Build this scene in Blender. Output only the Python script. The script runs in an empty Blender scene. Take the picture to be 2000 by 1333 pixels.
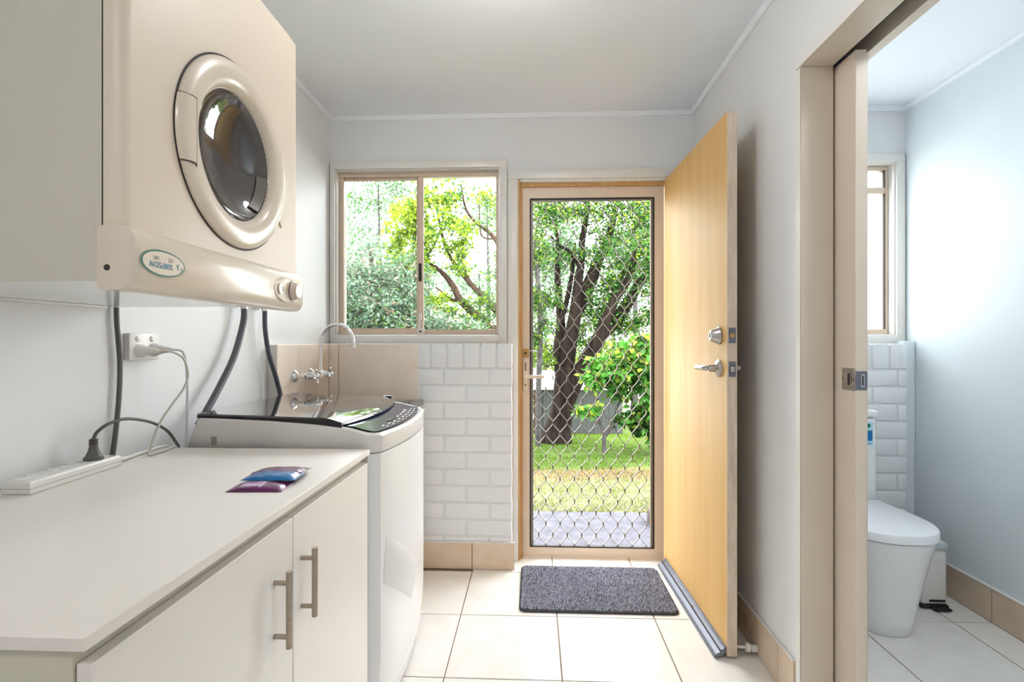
import bpy, bmesh, math, random
from mathutils import Vector, Matrix

# ------------------------------------------------------------------ scene, camera, world, exposure
SC = bpy.context.scene
COL = SC.collection
random.seed(7)
YAW = math.atan(0.042)
cam_d = bpy.data.cameras.new('camera'); cam = bpy.data.objects.new('camera', cam_d); COL.objects.link(cam)
cam.location = (0, 0, 1.2); cam.rotation_euler = (math.radians(90), 0, YAW)
cam_d.sensor_width = 36; cam_d.lens = 18.0; cam_d.clip_start = 0.02; cam_d.clip_end = 200
SC.camera = cam
W = bpy.data.worlds.new('overcast_sky'); SC.world = W; W.use_nodes = True
bg = W.node_tree.nodes['Background']
bg.inputs[0].default_value = (0.94, 0.975, 1.0, 1); bg.inputs[1].default_value = 7.2
SC.view_settings.view_transform = 'Standard'; SC.view_settings.look = 'None'
SC.view_settings.exposure = 0.98; SC.view_settings.gamma = 1.0; SC.view_settings.use_curve_mapping = False
LAMP = 15.0           # radiance of the main ceiling lamp's diffuser
FILL_REAR = 23.0      # added fill lamp behind the camera, brightens surfaces facing it
FILL_WC = 25.0  # added fill lamp, brightens the toilet room beyond its daylight
try:
    SC.cycles.use_denoising = True; SC.cycles.use_light_tree = False
    SC.cycles.max_bounces = 8; SC.cycles.diffuse_bounces = 4
    SC.cycles.use_adaptive_sampling = True; SC.cycles.adaptive_threshold = 0.04; SC.cycles.transparent_max_bounces = 24
    SC.cycles.sample_clamp_indirect = 6.0
    SC.cycles.caustics_reflective = False; SC.cycles.caustics_refractive = False
except Exception:
    pass

# ------------------------------------------------------------------ main dimensions (metres)
XL, XR = -1.13, 0.862          # side walls of the laundry
YB, YK = 2.80, 2.69            # upper back wall, face of the brick dado
YREAR = -1.6
H = 2.44
XW0, XW1 = 1.05, 1.965         # toilet room
YJ = 1.67                      # far jamb of the sliding doorway
YJ0 = 0.84                     # near jamb

# ------------------------------------------------------------------ materials
def lin(c):
    out = []
    for v in c:
        v /= 255.0
        out.append(v / 12.92 if v <= 0.04045 else ((v + 0.055) / 1.055) ** 2.4)
    return (*out, 1.0)
MATS = {}
def pm(name, col, rough=0.5, metal=0.0, var=0.0, scale=6.0, bump=0.0, bscale=60.0, stretch=(1, 1, 1), col2=None, coat=0.0, spec=None, trans=0.0, gain=1.0):
    """procedural principled material: base colour mixed by noise, optional bump"""
    if name in MATS: return MATS[name]
    m = bpy.data.materials.new(name); m.use_nodes = True
    nt = m.node_tree; p = nt.nodes['Principled BSDF']
    p.inputs['Roughness'].default_value = rough; p.inputs['Metallic'].default_value = metal
    if coat:
        p.inputs['Coat Weight'].default_value = coat; p.inputs['Coat Roughness'].default_value = 0.06
    if spec is not None: p.inputs['Specular IOR Level'].default_value = spec
    tc = nt.nodes.new('ShaderNodeTexCoord'); mp = nt.nodes.new('ShaderNodeMapping')
    mp.inputs['Scale'].default_value = stretch
    nt.links.new(tc.outputs['Object'], mp.inputs['Vector'])
    c = tuple(v*gain for v in lin(col)[:3]) + (1,)
    nz = nt.nodes.new('ShaderNodeTexNoise'); nz.inputs['Scale'].default_value = scale; nz.inputs['Detail'].default_value = 2
    nt.links.new(mp.outputs['Vector'], nz.inputs['Vector'])
    rp = nt.nodes.new('ShaderNodeValToRGB')
    d = tuple(v*gain for v in lin(col2)[:3]) + (1,) if col2 else tuple(max(0, v * (1 - var)) for v in c[:3]) + (1,)
    rp.color_ramp.elements[0].position = 0.3; rp.color_ramp.elements[1].position = 0.7
    rp.color_ramp.elements[0].color = d; rp.color_ramp.elements[1].color = c
    nt.links.new(nz.outputs['Fac'], rp.inputs['Fac']); nt.links.new(rp.outputs['Color'], p.inputs['Base Color'])
    if bump:
        n2 = nt.nodes.new('ShaderNodeTexNoise'); n2.inputs['Scale'].default_value = bscale; n2.inputs['Detail'].default_value = 1
        nt.links.new(mp.outputs['Vector'], n2.inputs['Vector'])
        b = nt.nodes.new('ShaderNodeBump'); b.inputs['Strength'].default_value = bump; b.inputs['Distance'].default_value = 0.01
        nt.links.new(n2.outputs['Fac'], b.inputs['Height']); nt.links.new(b.outputs['Normal'], p.inputs['Normal'])
    if trans:
        t = nt.nodes.new('ShaderNodeBsdfTranslucent'); mx = nt.nodes.new('ShaderNodeMixShader'); mx.inputs[0].default_value = trans
        nt.links.new(rp.outputs['Color'], t.inputs['Color']); nt.links.new(p.outputs[0], mx.inputs[1]); nt.links.new(t.outputs[0], mx.inputs[2])
        nt.links.new(mx.outputs[0], nt.nodes['Material Output'].inputs['Surface'])
    MATS[name] = m
    return m
def emis(name, col, s):
    m = bpy.data.materials.new(name); m.use_nodes = True; nt = m.node_tree
    nt.nodes.remove(nt.nodes['Principled BSDF'])
    e = nt.nodes.new('ShaderNodeEmission'); e.inputs[0].default_value = (*col, 1); e.inputs[1].default_value = s
    nt.links.new(e.outputs[0], nt.nodes['Material Output'].inputs['Surface'])
    MATS[name] = m; return m
def pane(name, tint=(1, 1, 1), frost=0.0):
    m = bpy.data.materials.new(name); m.use_nodes = True; nt = m.node_tree
    nt.nodes.remove(nt.nodes['Principled BSDF'])
    tr = nt.nodes.new('ShaderNodeBsdfTransparent'); tr.inputs[0].default_value = (*tint, 1)
    gl = nt.nodes.new('ShaderNodeBsdfGlossy'); gl.inputs['Roughness'].default_value = 0.02
    fr = nt.nodes.new('ShaderNodeFresnel'); fr.inputs[0].default_value = 1.35
    mx = nt.nodes.new('ShaderNodeMixShader'); nt.links.new(fr.outputs[0], mx.inputs[0])
    nt.links.new(tr.outputs[0], mx.inputs[1]); nt.links.new(gl.outputs[0], mx.inputs[2])
    out = mx
    if frost:
        tl = nt.nodes.new('ShaderNodeBsdfTranslucent'); tl.inputs[0].default_value = (0.95, 0.96, 0.97, 1)
        m2 = nt.nodes.new('ShaderNodeMixShader'); m2.inputs[0].default_value = frost
        nt.links.new(mx.outputs[0], m2.inputs[1]); nt.links.new(tl.outputs[0], m2.inputs[2]); out = m2
    nt.links.new(out.outputs[0], nt.nodes['Material Output'].inputs['Surface'])
    MATS[name] = m; return m

M_wall = pm('wall_paint', (230, 231, 232), 0.55, var=0.02, scale=3, bump=0.03, bscale=220)
M_ceil = pm('ceiling_paint', (240, 244, 250), 0.7, var=0.02, scale=2)
M_trimw = pm('white_gloss_trim', (232, 229, 224), 0.3, var=0.03, scale=8)
M_wcwall = pm('toilet_wall_paint', (228, 236, 240), 0.5, var=0.02, scale=3, bump=0.03, bscale=220)
M_brick = pm('painted_brick', (236, 238, 240), 0.45, var=0.03, scale=30, bump=0.1, bscale=60)
M_mortar = pm('painted_mortar', (230, 232, 234), 0.6, var=0.04, scale=40, bump=0.15, bscale=120)
M_tile = pm('cream_floor_tile', (240, 237, 233), 0.22, scale=9, col2=(234, 229, 222))
M_grout = pm('brown_grout', (150, 132, 114), 0.9, var=0.15, scale=60)
M_skirt = pm('beige_skirting_tile', (226, 206, 184), 0.3, col2=(217, 194, 169), scale=10)
M_splash = pm('beige_splash_tile', (246, 234, 222), 0.3, col2=(240, 225, 210), scale=8)
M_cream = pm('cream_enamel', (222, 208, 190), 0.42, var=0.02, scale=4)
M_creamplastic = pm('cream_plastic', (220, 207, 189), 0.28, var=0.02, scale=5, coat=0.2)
M_creamshade = pm('cream_enamel_shaded', (205, 200, 186), 0.35, var=0.03, scale=3, bump=0.03, bscale=300)  # cream greyed to put the shade on the dryer's side into its colour
M_whiteun = pm('glossy_white_underside', (222, 224, 224), 0.15, var=0.03, scale=5)
M_darkglass = pm('smoked_glass', (74, 68, 66), 0.03, var=0.1, scale=4, coat=1.0)
M_smoke = pm('smoked_rim', (120, 112, 106), 0.15, var=0.1, scale=8)
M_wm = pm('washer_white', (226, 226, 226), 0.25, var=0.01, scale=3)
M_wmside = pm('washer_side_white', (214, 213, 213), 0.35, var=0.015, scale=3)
M_wmtop = pm('washer_top_white', (224, 220, 217), 0.22, var=0.01, scale=3)
M_blackglass = pm('black_glass_lid', (22, 22, 26), 0.02, var=0.1, scale=3, coat=1.0)
M_blackpl = pm('black_plastic', (16, 16, 17), 0.2, var=0.1, scale=9)
M_panel = pm('navy_control_panel', (44, 52, 76), 0.14, var=0.1, scale=9, coat=0.15)
M_print = pm('white_print', (225, 228, 232), 0.5, var=0.02)
M_work = pm('white_laminate', (230, 223, 215), 0.38, var=0.015, scale=4)
M_cab = pm('white_cabinet', (228, 222, 215), 0.35, var=0.015, scale=4)
M_cabside = pm('cabinet_end_white', (205, 200, 184), 0.45, var=0.02, scale=4)
M_steel = pm('brushed_nickel', (176, 165, 152), 0.32, metal=1.0, var=0.12, scale=20, stretch=(1, 1, 8))
M_chrome = pm('chrome', (225, 226, 228), 0.06, metal=1.0, var=0.03)
M_satin = pm('satin_steel', (186, 182, 178), 0.28, metal=1.0, var=0.08, scale=30)
M_hose = pm('grey_rubber_hose', (74, 78, 86), 0.45, var=0.08, scale=30)
M_cordd = pm('dark_grey_cord', (92, 90, 86), 0.5, var=0.06, scale=30)
M_cordg = pm('warm_white_cord', (206, 202, 192), 0.45, var=0.04, scale=30)
M_cordl = pm('lilac_white_cord', (204, 202, 208), 0.45, var=0.04, scale=30)
M_plasticw = pm('white_plastic', (226, 224, 220), 0.3, var=0.03, scale=12)
M_plugclear = pm('pale_plug_plastic', (206, 202, 206), 0.15, var=0.05, scale=20, coat=0.5)
M_wood = pm('honey_veneer', (218, 177, 112), 0.5, col2=(210, 166, 98), scale=4, stretch=(4, 4, 0.4), bump=0.02, bscale=40)
M_wooded = pm('pale_door_edge', (222, 205, 186), 0.6, col2=(200, 180, 158), scale=18, stretch=(3, 3, 0.6), bump=0.1, bscale=60)
M_jambwood = pm('stained_door_jamb', (210, 170, 112), 0.5, col2=(192, 148, 90), scale=10, stretch=(4, 4, 0.4))
M_alu = pm('beige_aluminium', (224, 203, 182), 0.35, metal=0.0, var=0.04, scale=10)
M_aluscr = pm('primrose_screen_frame', (232, 214, 194), 0.35, var=0.05, scale=10)
M_grille = pm('grille_aluminium', (146, 139, 130), 0.4, metal=0.25, var=0.06, scale=30)
M_gasket = pm('dark_gasket', (52, 46, 44), 0.6, var=0.1, scale=40)
M_brass = pm('brass', (200, 156, 92), 0.35, metal=0.5, var=0.1, scale=40)
M_black = pm('black_rubber', (20, 20, 20), 0.5, var=0.1, scale=30)
M_jamb = pm('jamb_paint', (216, 203, 186), 0.4, var=0.03, scale=6)
M_sdoor = pm('sliding_door_paint', (222, 208, 192), 0.38, var=0.02, scale=6)
M_track = pm('dark_track', (84, 84, 84), 0.5, var=0.1, scale=20)
M_seal = pm('blue_grey_seal_aluminium', (116, 120, 134), 0.4, metal=0.3, var=0.12, scale=30)
M_china = pm('white_china', (240, 240, 242), 0.1, var=0.01, scale=4, coat=0.5)
M_seat = pm('white_toilet_seat', (242, 243, 247), 0.15, var=0.01, scale=4)
M_blue = pm('sticker_blue', (22, 118, 190), 0.5, var=0.05)
M_cyan = pm('sticker_pale_cyan', (176, 222, 236), 0.5, var=0.03)
M_teal = pm('logo_teal', (30, 118, 150), 0.4, var=0.05)
M_green = pm('logo_green', (26, 112, 92), 0.4, var=0.05)
M_greyprint = pm('grey_print', (150, 146, 132), 0.5, var=0.05)
M_purple = pm('purple_foil', (104, 24, 90), 0.3, col2=(70, 14, 62), scale=20, coat=0.25)
M_lilac = pm('lilac_print', (196, 160, 200), 0.25, var=0.1, scale=30, coat=0.6)
M_bluef = pm('blue_foil', (10, 112, 176), 0.28, col2=(6, 78, 138), scale=20, coat=0.25)
M_matbase = pm('charcoal_rubber', (52, 52, 58), 0.8, var=0.1, scale=40)
M_tuft = [pm('tuft_dark', (108, 110, 128), 0.9, var=0.2, scale=80), pm('tuft_mid', (212, 213, 230), 0.9, var=0.2, scale=80), pm('tuft_light', (248, 249, 255), 0.9, var=0.15, scale=80)]
M_glass = pane('window_glass', (0.98, 0.99, 0.985))
M_frost = pane('frosted_glass', (1, 1, 1), 0.85)
M_lamp = emis('lamp_diffuser', (1.0, 0.985, 0.965), LAMP)
M_fillrear = emis('rear_fill_emitter', (1.0, 0.975, 0.945), FILL_REAR)
M_fillwc = emis('toilet_fill_emitter', (0.93, 0.97, 1.0), FILL_WC)

# ------------------------------------------------------------------ mesh helpers
class B:
    def __init__(s): s.bm = bmesh.new()
    def box(s, x0, x1, y0, y1, z0, z1, bev=0.0, seg=2, mi=0):
        bm = s.bm
        vs = [bm.verts.new(p) for p in ((x0,y0,z0),(x1,y0,z0),(x1,y1,z0),(x0,y1,z0),(x0,y0,z1),(x1,y0,z1),(x1,y1,z1),(x0,y1,z1))]
        fs = [bm.faces.new([vs[i] for i in q]) for q in ((3,2,1,0),(4,5,6,7),(0,1,5,4),(1,2,6,5),(2,3,7,6),(3,0,4,7))]
        for f in fs: f.material_index = mi
        if bev:
            es = list({e for f in fs for e in f.edges})
            r = bmesh.ops.bevel(bm, geom=es, offset=bev, segments=seg, affect='EDGES', profile=0.5, clamp_overlap=True)
            for f in r['faces']: f.material_index = mi
        return s
    def rings(s, rr, cap0=True, cap1=True, closed=True, mi=0):
        bm = s.bm
        L = [[bm.verts.new(p) for p in r] for r in rr]
        n = len(L[0])
        for a, b in zip(L, L[1:]):
            for i in range(n if closed else n - 1):
                j = (i + 1) % n
                f = bm.faces.new((a[i], a[j], b[j], b[i])); f.material_index = mi
        if cap0: bm.faces.new(list(reversed(L[0]))).material_index = mi
        if cap1: bm.faces.new(L[-1]).material_index = mi
        return s
    def tube(s, pts, rad, n=10, smooth=0, mi=0, caps=True):
        pts = [Vector(p) for p in pts]
        if not isinstance(rad, (list, tuple)): rad = [rad] * len(pts)
        if smooth:
            P, R = [], []
            for i in range(len(pts) - 1):
                p0 = pts[max(i-1, 0)]; p1 = pts[i]; p2 = pts[i+1]; p3 = pts[min(i+2, len(pts)-1)]
                for k in range(smooth):
                    t = k / smooth
                    P.append(0.5 * ((2*p1) + (p2-p0)*t + (2*p0-5*p1+4*p2-p3)*t*t + (3*p1-p0-3*p2+p3)*t**3))
                    R.append(rad[i] * (1-t) + rad[i+1] * t)
            P.append(pts[-1]); R.append(rad[-1]); pts, rad = P, R
        rr = []; up = None
        for i, p in enumerate(pts):
            t = (pts[min(i+1, len(pts)-1)] - pts[max(i-1, 0)]).normalized()
            if up is None:
                up = Vector((0, 0, 1)) if abs(t.z) < 0.9 else Vector((0, 1, 0))
            a = t.cross(up)
            if a.length < 1e-5: a = t.orthogonal()
            a.normalize(); b = a.cross(t).normalized(); up = b
            rr.append([p + (a*math.cos(2*math.pi*k/n) + b*math.sin(2*math.pi*k/n)) * rad[i] for k in range(n)])
        return s.rings(rr, caps, caps, mi=mi)
    def cyl(s, p0, p1, r0, r1=None, n=20, mi=0): return s.tube([p0, p1], [r0, r1 if r1 is not None else r0], n, mi=mi)
    def lathe(s, c, axis, prof, n=32, mi=0, cap0=False, cap1=False):
        ax = Vector(axis).normalized(); a = ax.orthogonal().normalized(); b = ax.cross(a); c = Vector(c)
        rr = [[c + ax*h + (a*math.cos(2*math.pi*k/n) + b*math.sin(2*math.pi*k/n)) * max(r, 1e-4) for k in range(n)] for r, h in prof]
        return s.rings(rr, cap0, cap1, mi=mi)
    def prism(s, poly, f0, f1, mi=0):
        """poly of 2-D points, f0/f1 map (u,v) to 3-D for the two ends"""
        return s.rings([[f0(u, v) for u, v in poly], [f1(u, v) for u, v in poly]], mi=mi)
    def poly(s, pts, mi=0):
        s.bm.faces.new([s.bm.verts.new(p) for p in pts]).material_index = mi; return s
    def raw(s, verts, faces, mis=None):
        vs = [s.bm.verts.new(v) for v in verts]
        for i, f in enumerate(faces):
            ff = s.bm.faces.new([vs[k] for k in f])
            if mis: ff.material_index = mis[i]
        return s
def origin(p):
    o = Vector((0, 0, 0))
    while p is not None:
        o += p.location; p = p.parent
    return o
def tagp(o, label=None, cat=None, group=None, kind=None):
    if label: o['label'] = label
    if cat: o['category'] = cat
    if group: o['group'] = group
    if kind: o['kind'] = kind
    return o
def obj(name, b, mat, parent=None, smooth=True, ang=40, label=None, cat=None, group=None, kind=None, at=None, recalc=True):
    me = bpy.data.meshes.new(name)
    bm = b.bm
    if recalc: bmesh.ops.recalc_face_normals(bm, faces=bm.faces[:])
    off = origin(parent) if parent is not None else Vector((0, 0, 0))
    loc = Vector((0, 0, 0))
    if parent is None:
        if at is None and len(bm.verts):
            xs = [v.co.x for v in bm.verts]; ys = [v.co.y for v in bm.verts]; zs = [v.co.z for v in bm.verts]
            at = ((min(xs)+max(xs))/2, (min(ys)+max(ys))/2, min(zs))
        loc = Vector(at); off = loc
    bmesh.ops.translate(bm, verts=bm.verts[:], vec=-off)
    bm.to_mesh(me); bm.free()
    for m in (mat if isinstance(mat, (list, tuple)) else [mat]): me.materials.append(m)
    if smooth:
        me.shade_smooth(); me.set_sharp_from_angle(angle=math.radians(ang))
    o = bpy.data.objects.new(name, me); COL.objects.link(o)
    o.location = loc
    if parent is not None: o.parent = parent
    return tagp(o, label, cat, group, kind)
def thing(name, label, cat, loc, group=None, kind=None):
    o = bpy.data.objects.new(name, None); COL.objects.link(o); o.location = loc; o.empty_display_size = 0.05
    return tagp(o, label, cat, group, kind)
def share(name, me, loc, parent):
    o = bpy.data.objects.new(name, me); COL.objects.link(o); o.parent = parent
    o.location = Vector(loc) - origin(parent); return o
def text_mesh(txt, size, extr=0.0006, bold=0.0):
    cu = bpy.data.curves.new('t', 'FONT'); cu.body = txt; cu.size = size; cu.extrude = extr; cu.align_x = 'CENTER'; cu.align_y = 'CENTER'; cu.offset = bold; cu.space_character = 1.14
    o = bpy.data.objects.new('t', cu); COL.objects.link(o)
    dg = bpy.context.evaluated_depsgraph_get(); me = bpy.data.meshes.new_from_object(o.evaluated_get(dg))
    vs = [v.co.copy() for v in me.vertices]; fs = [list(p.vertices) for p in me.polygons]
    bpy.data.objects.remove(o); bpy.data.curves.remove(cu); bpy.data.meshes.remove(me)
    return vs, fs

# ------------------------------------------------------------------ room shell
S = 'structure'
# floor bed and tiles
floor = obj('floor', B().box(XL-0.1, XW1+0.1, YREAR-0.1, 2.95, -0.06, -0.003), M_grout, smooth=False, kind=S, label='cream tiled floor of the laundry and toilet')
PX, PY, G = 0.4208, 0.4208, 0.005
tile_cache = {}
def tile(x0, x1, y0, y1, parent=floor, mat=M_tile, z0=-0.010, z1=0.0, name='tile'):
    w, d = round(x1-x0, 4), round(y1-y0, 4)
    if w < 0.02 or d < 0.02: return
    k = (w, d, round(z1-z0, 4), mat.name)
    if k not in tile_cache:
        bm = B().box(-w/2, w/2, -d/2, d/2, z0-z1, 0, 0.0012, 1)
        me = bpy.data.meshes.new('tile'); bm.bm.to_mesh(me); bm.bm.free(); me.materials.append(mat); tile_cache[k] = me
    share(name, tile_cache[k], ((x0+x1)/2, (y0+y1)/2, z1), parent)
g = G/2
xs = [XL] + [-0.319 + PX*k for k in range(-1, 4)]
xs = [x for x in xs if x >= XL and x < 0.96]
ys = [YREAR] + [2.234 + PY*k for k in range(-9, 2)]
ys = [y for y in ys if y >= YREAR] + [2.77, 2.90]
for xa, xb in zip(xs, xs[1:]):
    for ya, yb in zip(ys, ys[1:]):
        if ya > 2.64 and xb < -0.31: continue
        tile(xa+g, xb-g, ya+g, yb-g)
wx = [xs[-1], 1.367, 1.789, XW1]; wy = [0.158 + 0.421*k for k in range(0, 7)]
for xa, xb in zip(wx, wx[1:]):
    for ya, yb in zip(wy, wy[1:]):
        tile(xa+g, xb-g, ya+g, yb-g)
# ceiling
obj('ceiling', B().box(XL-0.1, XW1+0.1, YREAR-0.1, 3.0, H, H+0.08), M_ceil, smooth=False, kind=S, label='flat white painted ceiling')
# walls
T = 0.15
wb = B()   # back wall with window and door openings (outer leaf 2.80..2.95)
WX0, WX1, WZ0, WZ1 = -1.098, -0.187, 1.232, 2.150      # laundry window opening
DX0, DX1, DZ1 = -0.0836, 0.735, 2.083                  # back doorway
VX0, VX1, VZ0, VZ1 = 1.20, 1.918, 1.232, 2.150         # toilet window opening
Y1 = YB + T
wb.box(XL-0.1, WX0, YB, Y1, -0.05, H); wb.box(WX0, WX1, YB, Y1, -0.05, WZ0); wb.box(WX0, WX1, YB, Y1, WZ1, H)
wb.box(WX1, DX0, YB, Y1, -0.05, H); wb.box(DX0, DX1, YB, Y1, DZ1, H); wb.box(DX1, VX0, YB, Y1, -0.05, H)
wb.box(VX0, VX1, YB, Y1, -0.05, VZ0); wb.box(VX0, VX1, YB, Y1, VZ1, H); wb.box(VX1, XW1+0.1, YB, Y1, -0.05, H)
wall_back = obj('wall_back', wb, M_wall, smooth=False, kind=S, label='painted back wall with white brick dado, window and back door')
wall_left = obj('wall_left', B().box(XL-0.1, XL, YREAR-0.1, YB, -0.05, H), M_wall, smooth=False, kind=S, label='white painted left wall behind dryer and washing machine')
# right wall: split wall with sliding door pocket
wr = B()
wr.box(XR, 0.9535, YJ+0.02, YB, -0.05, H); wr.box(1.03, XW0, YJ+0.02, YB, -0.05, H)
wr.box(XR, 0.9535, YJ0, YJ+0.02, 2.09, H); wr.box(1.03, XW0, YJ0, YJ+0.02, 2.10, H)
wr.box(0.9535, 1.03, YJ0, YB, 2.15, H)
wr.box(XR, XW0, YREAR, YJ0-0.02, -0.05, H); wr.box(XR, XW0, YJ0-0.02, YJ0, 2.09, H)
obj('wall_right', wr, M_wall, smooth=False, kind=S, label='white painted right wall with sliding door pocket')
obj('wall_rear', B().box(XL-0.1, XR+0.2, YREAR-0.1, YREAR, -0.05, H), M_wall, smooth=False, kind=S, label='white wall behind the photographer')
obj('wall_toilet_right', B().box(XW1, XW1+0.1, 0.1, YB, -0.05, H), M_wcwall, smooth=False, kind=S, label='pale blue-white right wall of the toilet room')
obj('wall_toilet_rear', B().box(XW0, XW1+0.1, 0.05, 0.15, -0.05, H), M_wcwall, smooth=False, kind=S, label='rear wall of the toilet room')

# bricks (painted dado), each its own object
brick_cache = {}
def brick(x0, x1, z0, z1, parent):
    w, h = round(x1-x0, 4), round(z1-z0, 4)
    if w < 0.012: return
    k = (w, h)
    if k not in brick_cache:
        bm = B().box(-w/2, w/2, 0, 0.07, -h/2, h/2, 0.004, 2)
        me = bpy.data.meshes.new('brick'); bm.bm.to_mesh(me); bm.bm.free(); me.materials.append(M_brick); me.shade_smooth(); brick_cache[k] = me
    share('brick', brick_cache[k], ((x0+x1)/2, YK + random.uniform(-0.0012, 0.0012), (z0+z1)/2), parent)
def dado(x0, x1, ja, jb, js, parent):
    zt = 1.0538; p = 0.0885; j = 0.0045
    obj('mortar_bed', B().box(x0+0.006, x1-0.007, YK+0.0055, YK+0.09, 0.0, 1.178), M_mortar, parent, smooth=False)
    x = js
    while x > x0: x -= 0.0881
    while x < x1:
        brick(max(x, x0)+j, min(x+0.0881, x1)-j, zt+j, 1.186, parent); x += 0.0881
    for r in range(12):
        zb = zt - p*(r+1); s0 = ja if r % 2 == 0 else jb; x = s0
        if zt - p*r < 0.03: break
        while x > x0: x -= 0.244
        while x < x1:
            brick(max(x, x0)+j, min(x+0.244, x1)-j, max(zb, 0.0)+j, zt-p*r-j, parent); x += 0.244
dado(XL+0.002, -0.109, -0.4744, -0.3551, -0.5463, wall_back)
dado(XW0+0.002, 1.905, 1.854, 1.731, 1.8156, wall_back)
# post strip at the end of the toilet dado
obj('trim_1', B().box(1.907, XW1-0.001, 2.722, YB, 0.146, 1.20, 0.003), M_wcwall, kind=S, label='white corner strip beside the toilet bricks')

# skirting tiles
bb = obj('baseboard_back', B().box(XL, -0.103, 2.680, YK-0.001, 0.0, 0.136), M_grout, smooth=False, kind=S, label='beige tile skirting below the white bricks')
def vtile(x0, x1, y0, y1, z0, z1, parent, mat, name='tile'):
    obj(name, B().box(x0, x1, y0, y1, z0, z1, 0.0012, 1), mat, parent, smooth=False)
for a, b_ in ((-1.126, -0.744), (-0.740, -0.3245), (-0.3205, -0.100)): vtile(a, b_, 2.675, 2.688, 0.002, 0.139, bb, M_skirt)
br = obj('baseboard_right', B().box(0.8565, XR-0.0005, 1.722, 2.79, 0.0, 0.141), M_grout, smooth=False, kind=S, label='beige tile skirting behind the open timber door')
for a, b_ in ((1.719, 1.825), (1.829, 2.246), (2.250, 2.667), (2.671, 2.79)): vtile(0.852, 0.8615, a, b_, 0.002, 0.144, br, M_skirt)
bw = obj('baseboard_toilet', B().box(1.953, XW1-0.0005, 0.16, 2.72, 0.0, 0.141), M_grout, smooth=False, kind=S, label='beige tile skirting along the toilet room wall')
for k in range(6):
    a = 2.264 + 0.421*(k-4); vtile(1.948, 1.9645, a+0.002, min(a+0.419, 2.72), 0.002, 0.144, bw, M_skirt)
for nm, x0, x1, y0, y1, parent in (('skirting_cap', 0.850, XR-0.0005, 1.719, 2.79, br), ('skirting_cap', 1.9455, XW1-0.0005, 0.16, 2.72, bw), ('skirting_cap', -1.126, -0.098, 2.673, 2.688, bb)):
    obj(nm, B().box(x0, x1, y0, y1, 0.1445, 0.1485, 0.001, 1) if parent is not bb else B().box(x0, x1, y0, y1, 0.1395, 0.1435, 0.001, 1), M_trimw, parent, smooth=False)
# splashback tiles over the tub
SPX = -1.087
obj('splash_backing', B().box(XL+0.001, SPX-0.009, 2.131, YK, 0.86, 1.183), M_trimw, wall_left, smooth=False)
for a, b_ in ((2.131, 2.549), (2.552, 2.679)): vtile(SPX-0.009, SPX, a, b_, 0.86, 1.184, wall_left, M_splash)
for a, b_ in ((SPX, -1.036), (-1.033, -0.613)): vtile(a, b_, 2.680, 2.6895, 0.86, 1.184, wall_back, M_splash)
# cornice strips
def cove(name, pts, label):
    b = B(); c = 0.021
    (x0, y0), (x1, y1), (nx, ny) = pts
    prof = [(0, 0), (c, 0), (c*0.96, -c*0.5), (c*0.5, -c*0.96), (0, -c)]
    b.rings([[Vector((x + nx*u, y + ny*u, H + v)) for u, v in prof] for x, y in ((x0, y0), (x1, y1))])
    obj(name, b, M_ceil, kind=S, label=label)
cove('trim_2', ((XL, YB), (XR, YB), (0, -1)), 'white cornice strip along the back wall')
cove('trim_3', ((XL, YREAR), (XL, YB), (1, 0)), 'white cornice strip along the left wall')
cove('trim_4', ((XR, YREAR), (XR, YB), (-1, 0)), 'white cornice strip along the right wall')
cove('trim_5', ((XW0, YB), (XW1, YB), (0, -1)), 'white cornice strip over the toilet window')
cove('trim_6', ((XW1, 0.15), (XW1, YB), (-1, 0)), 'white cornice strip along the toilet room wall')

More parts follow.
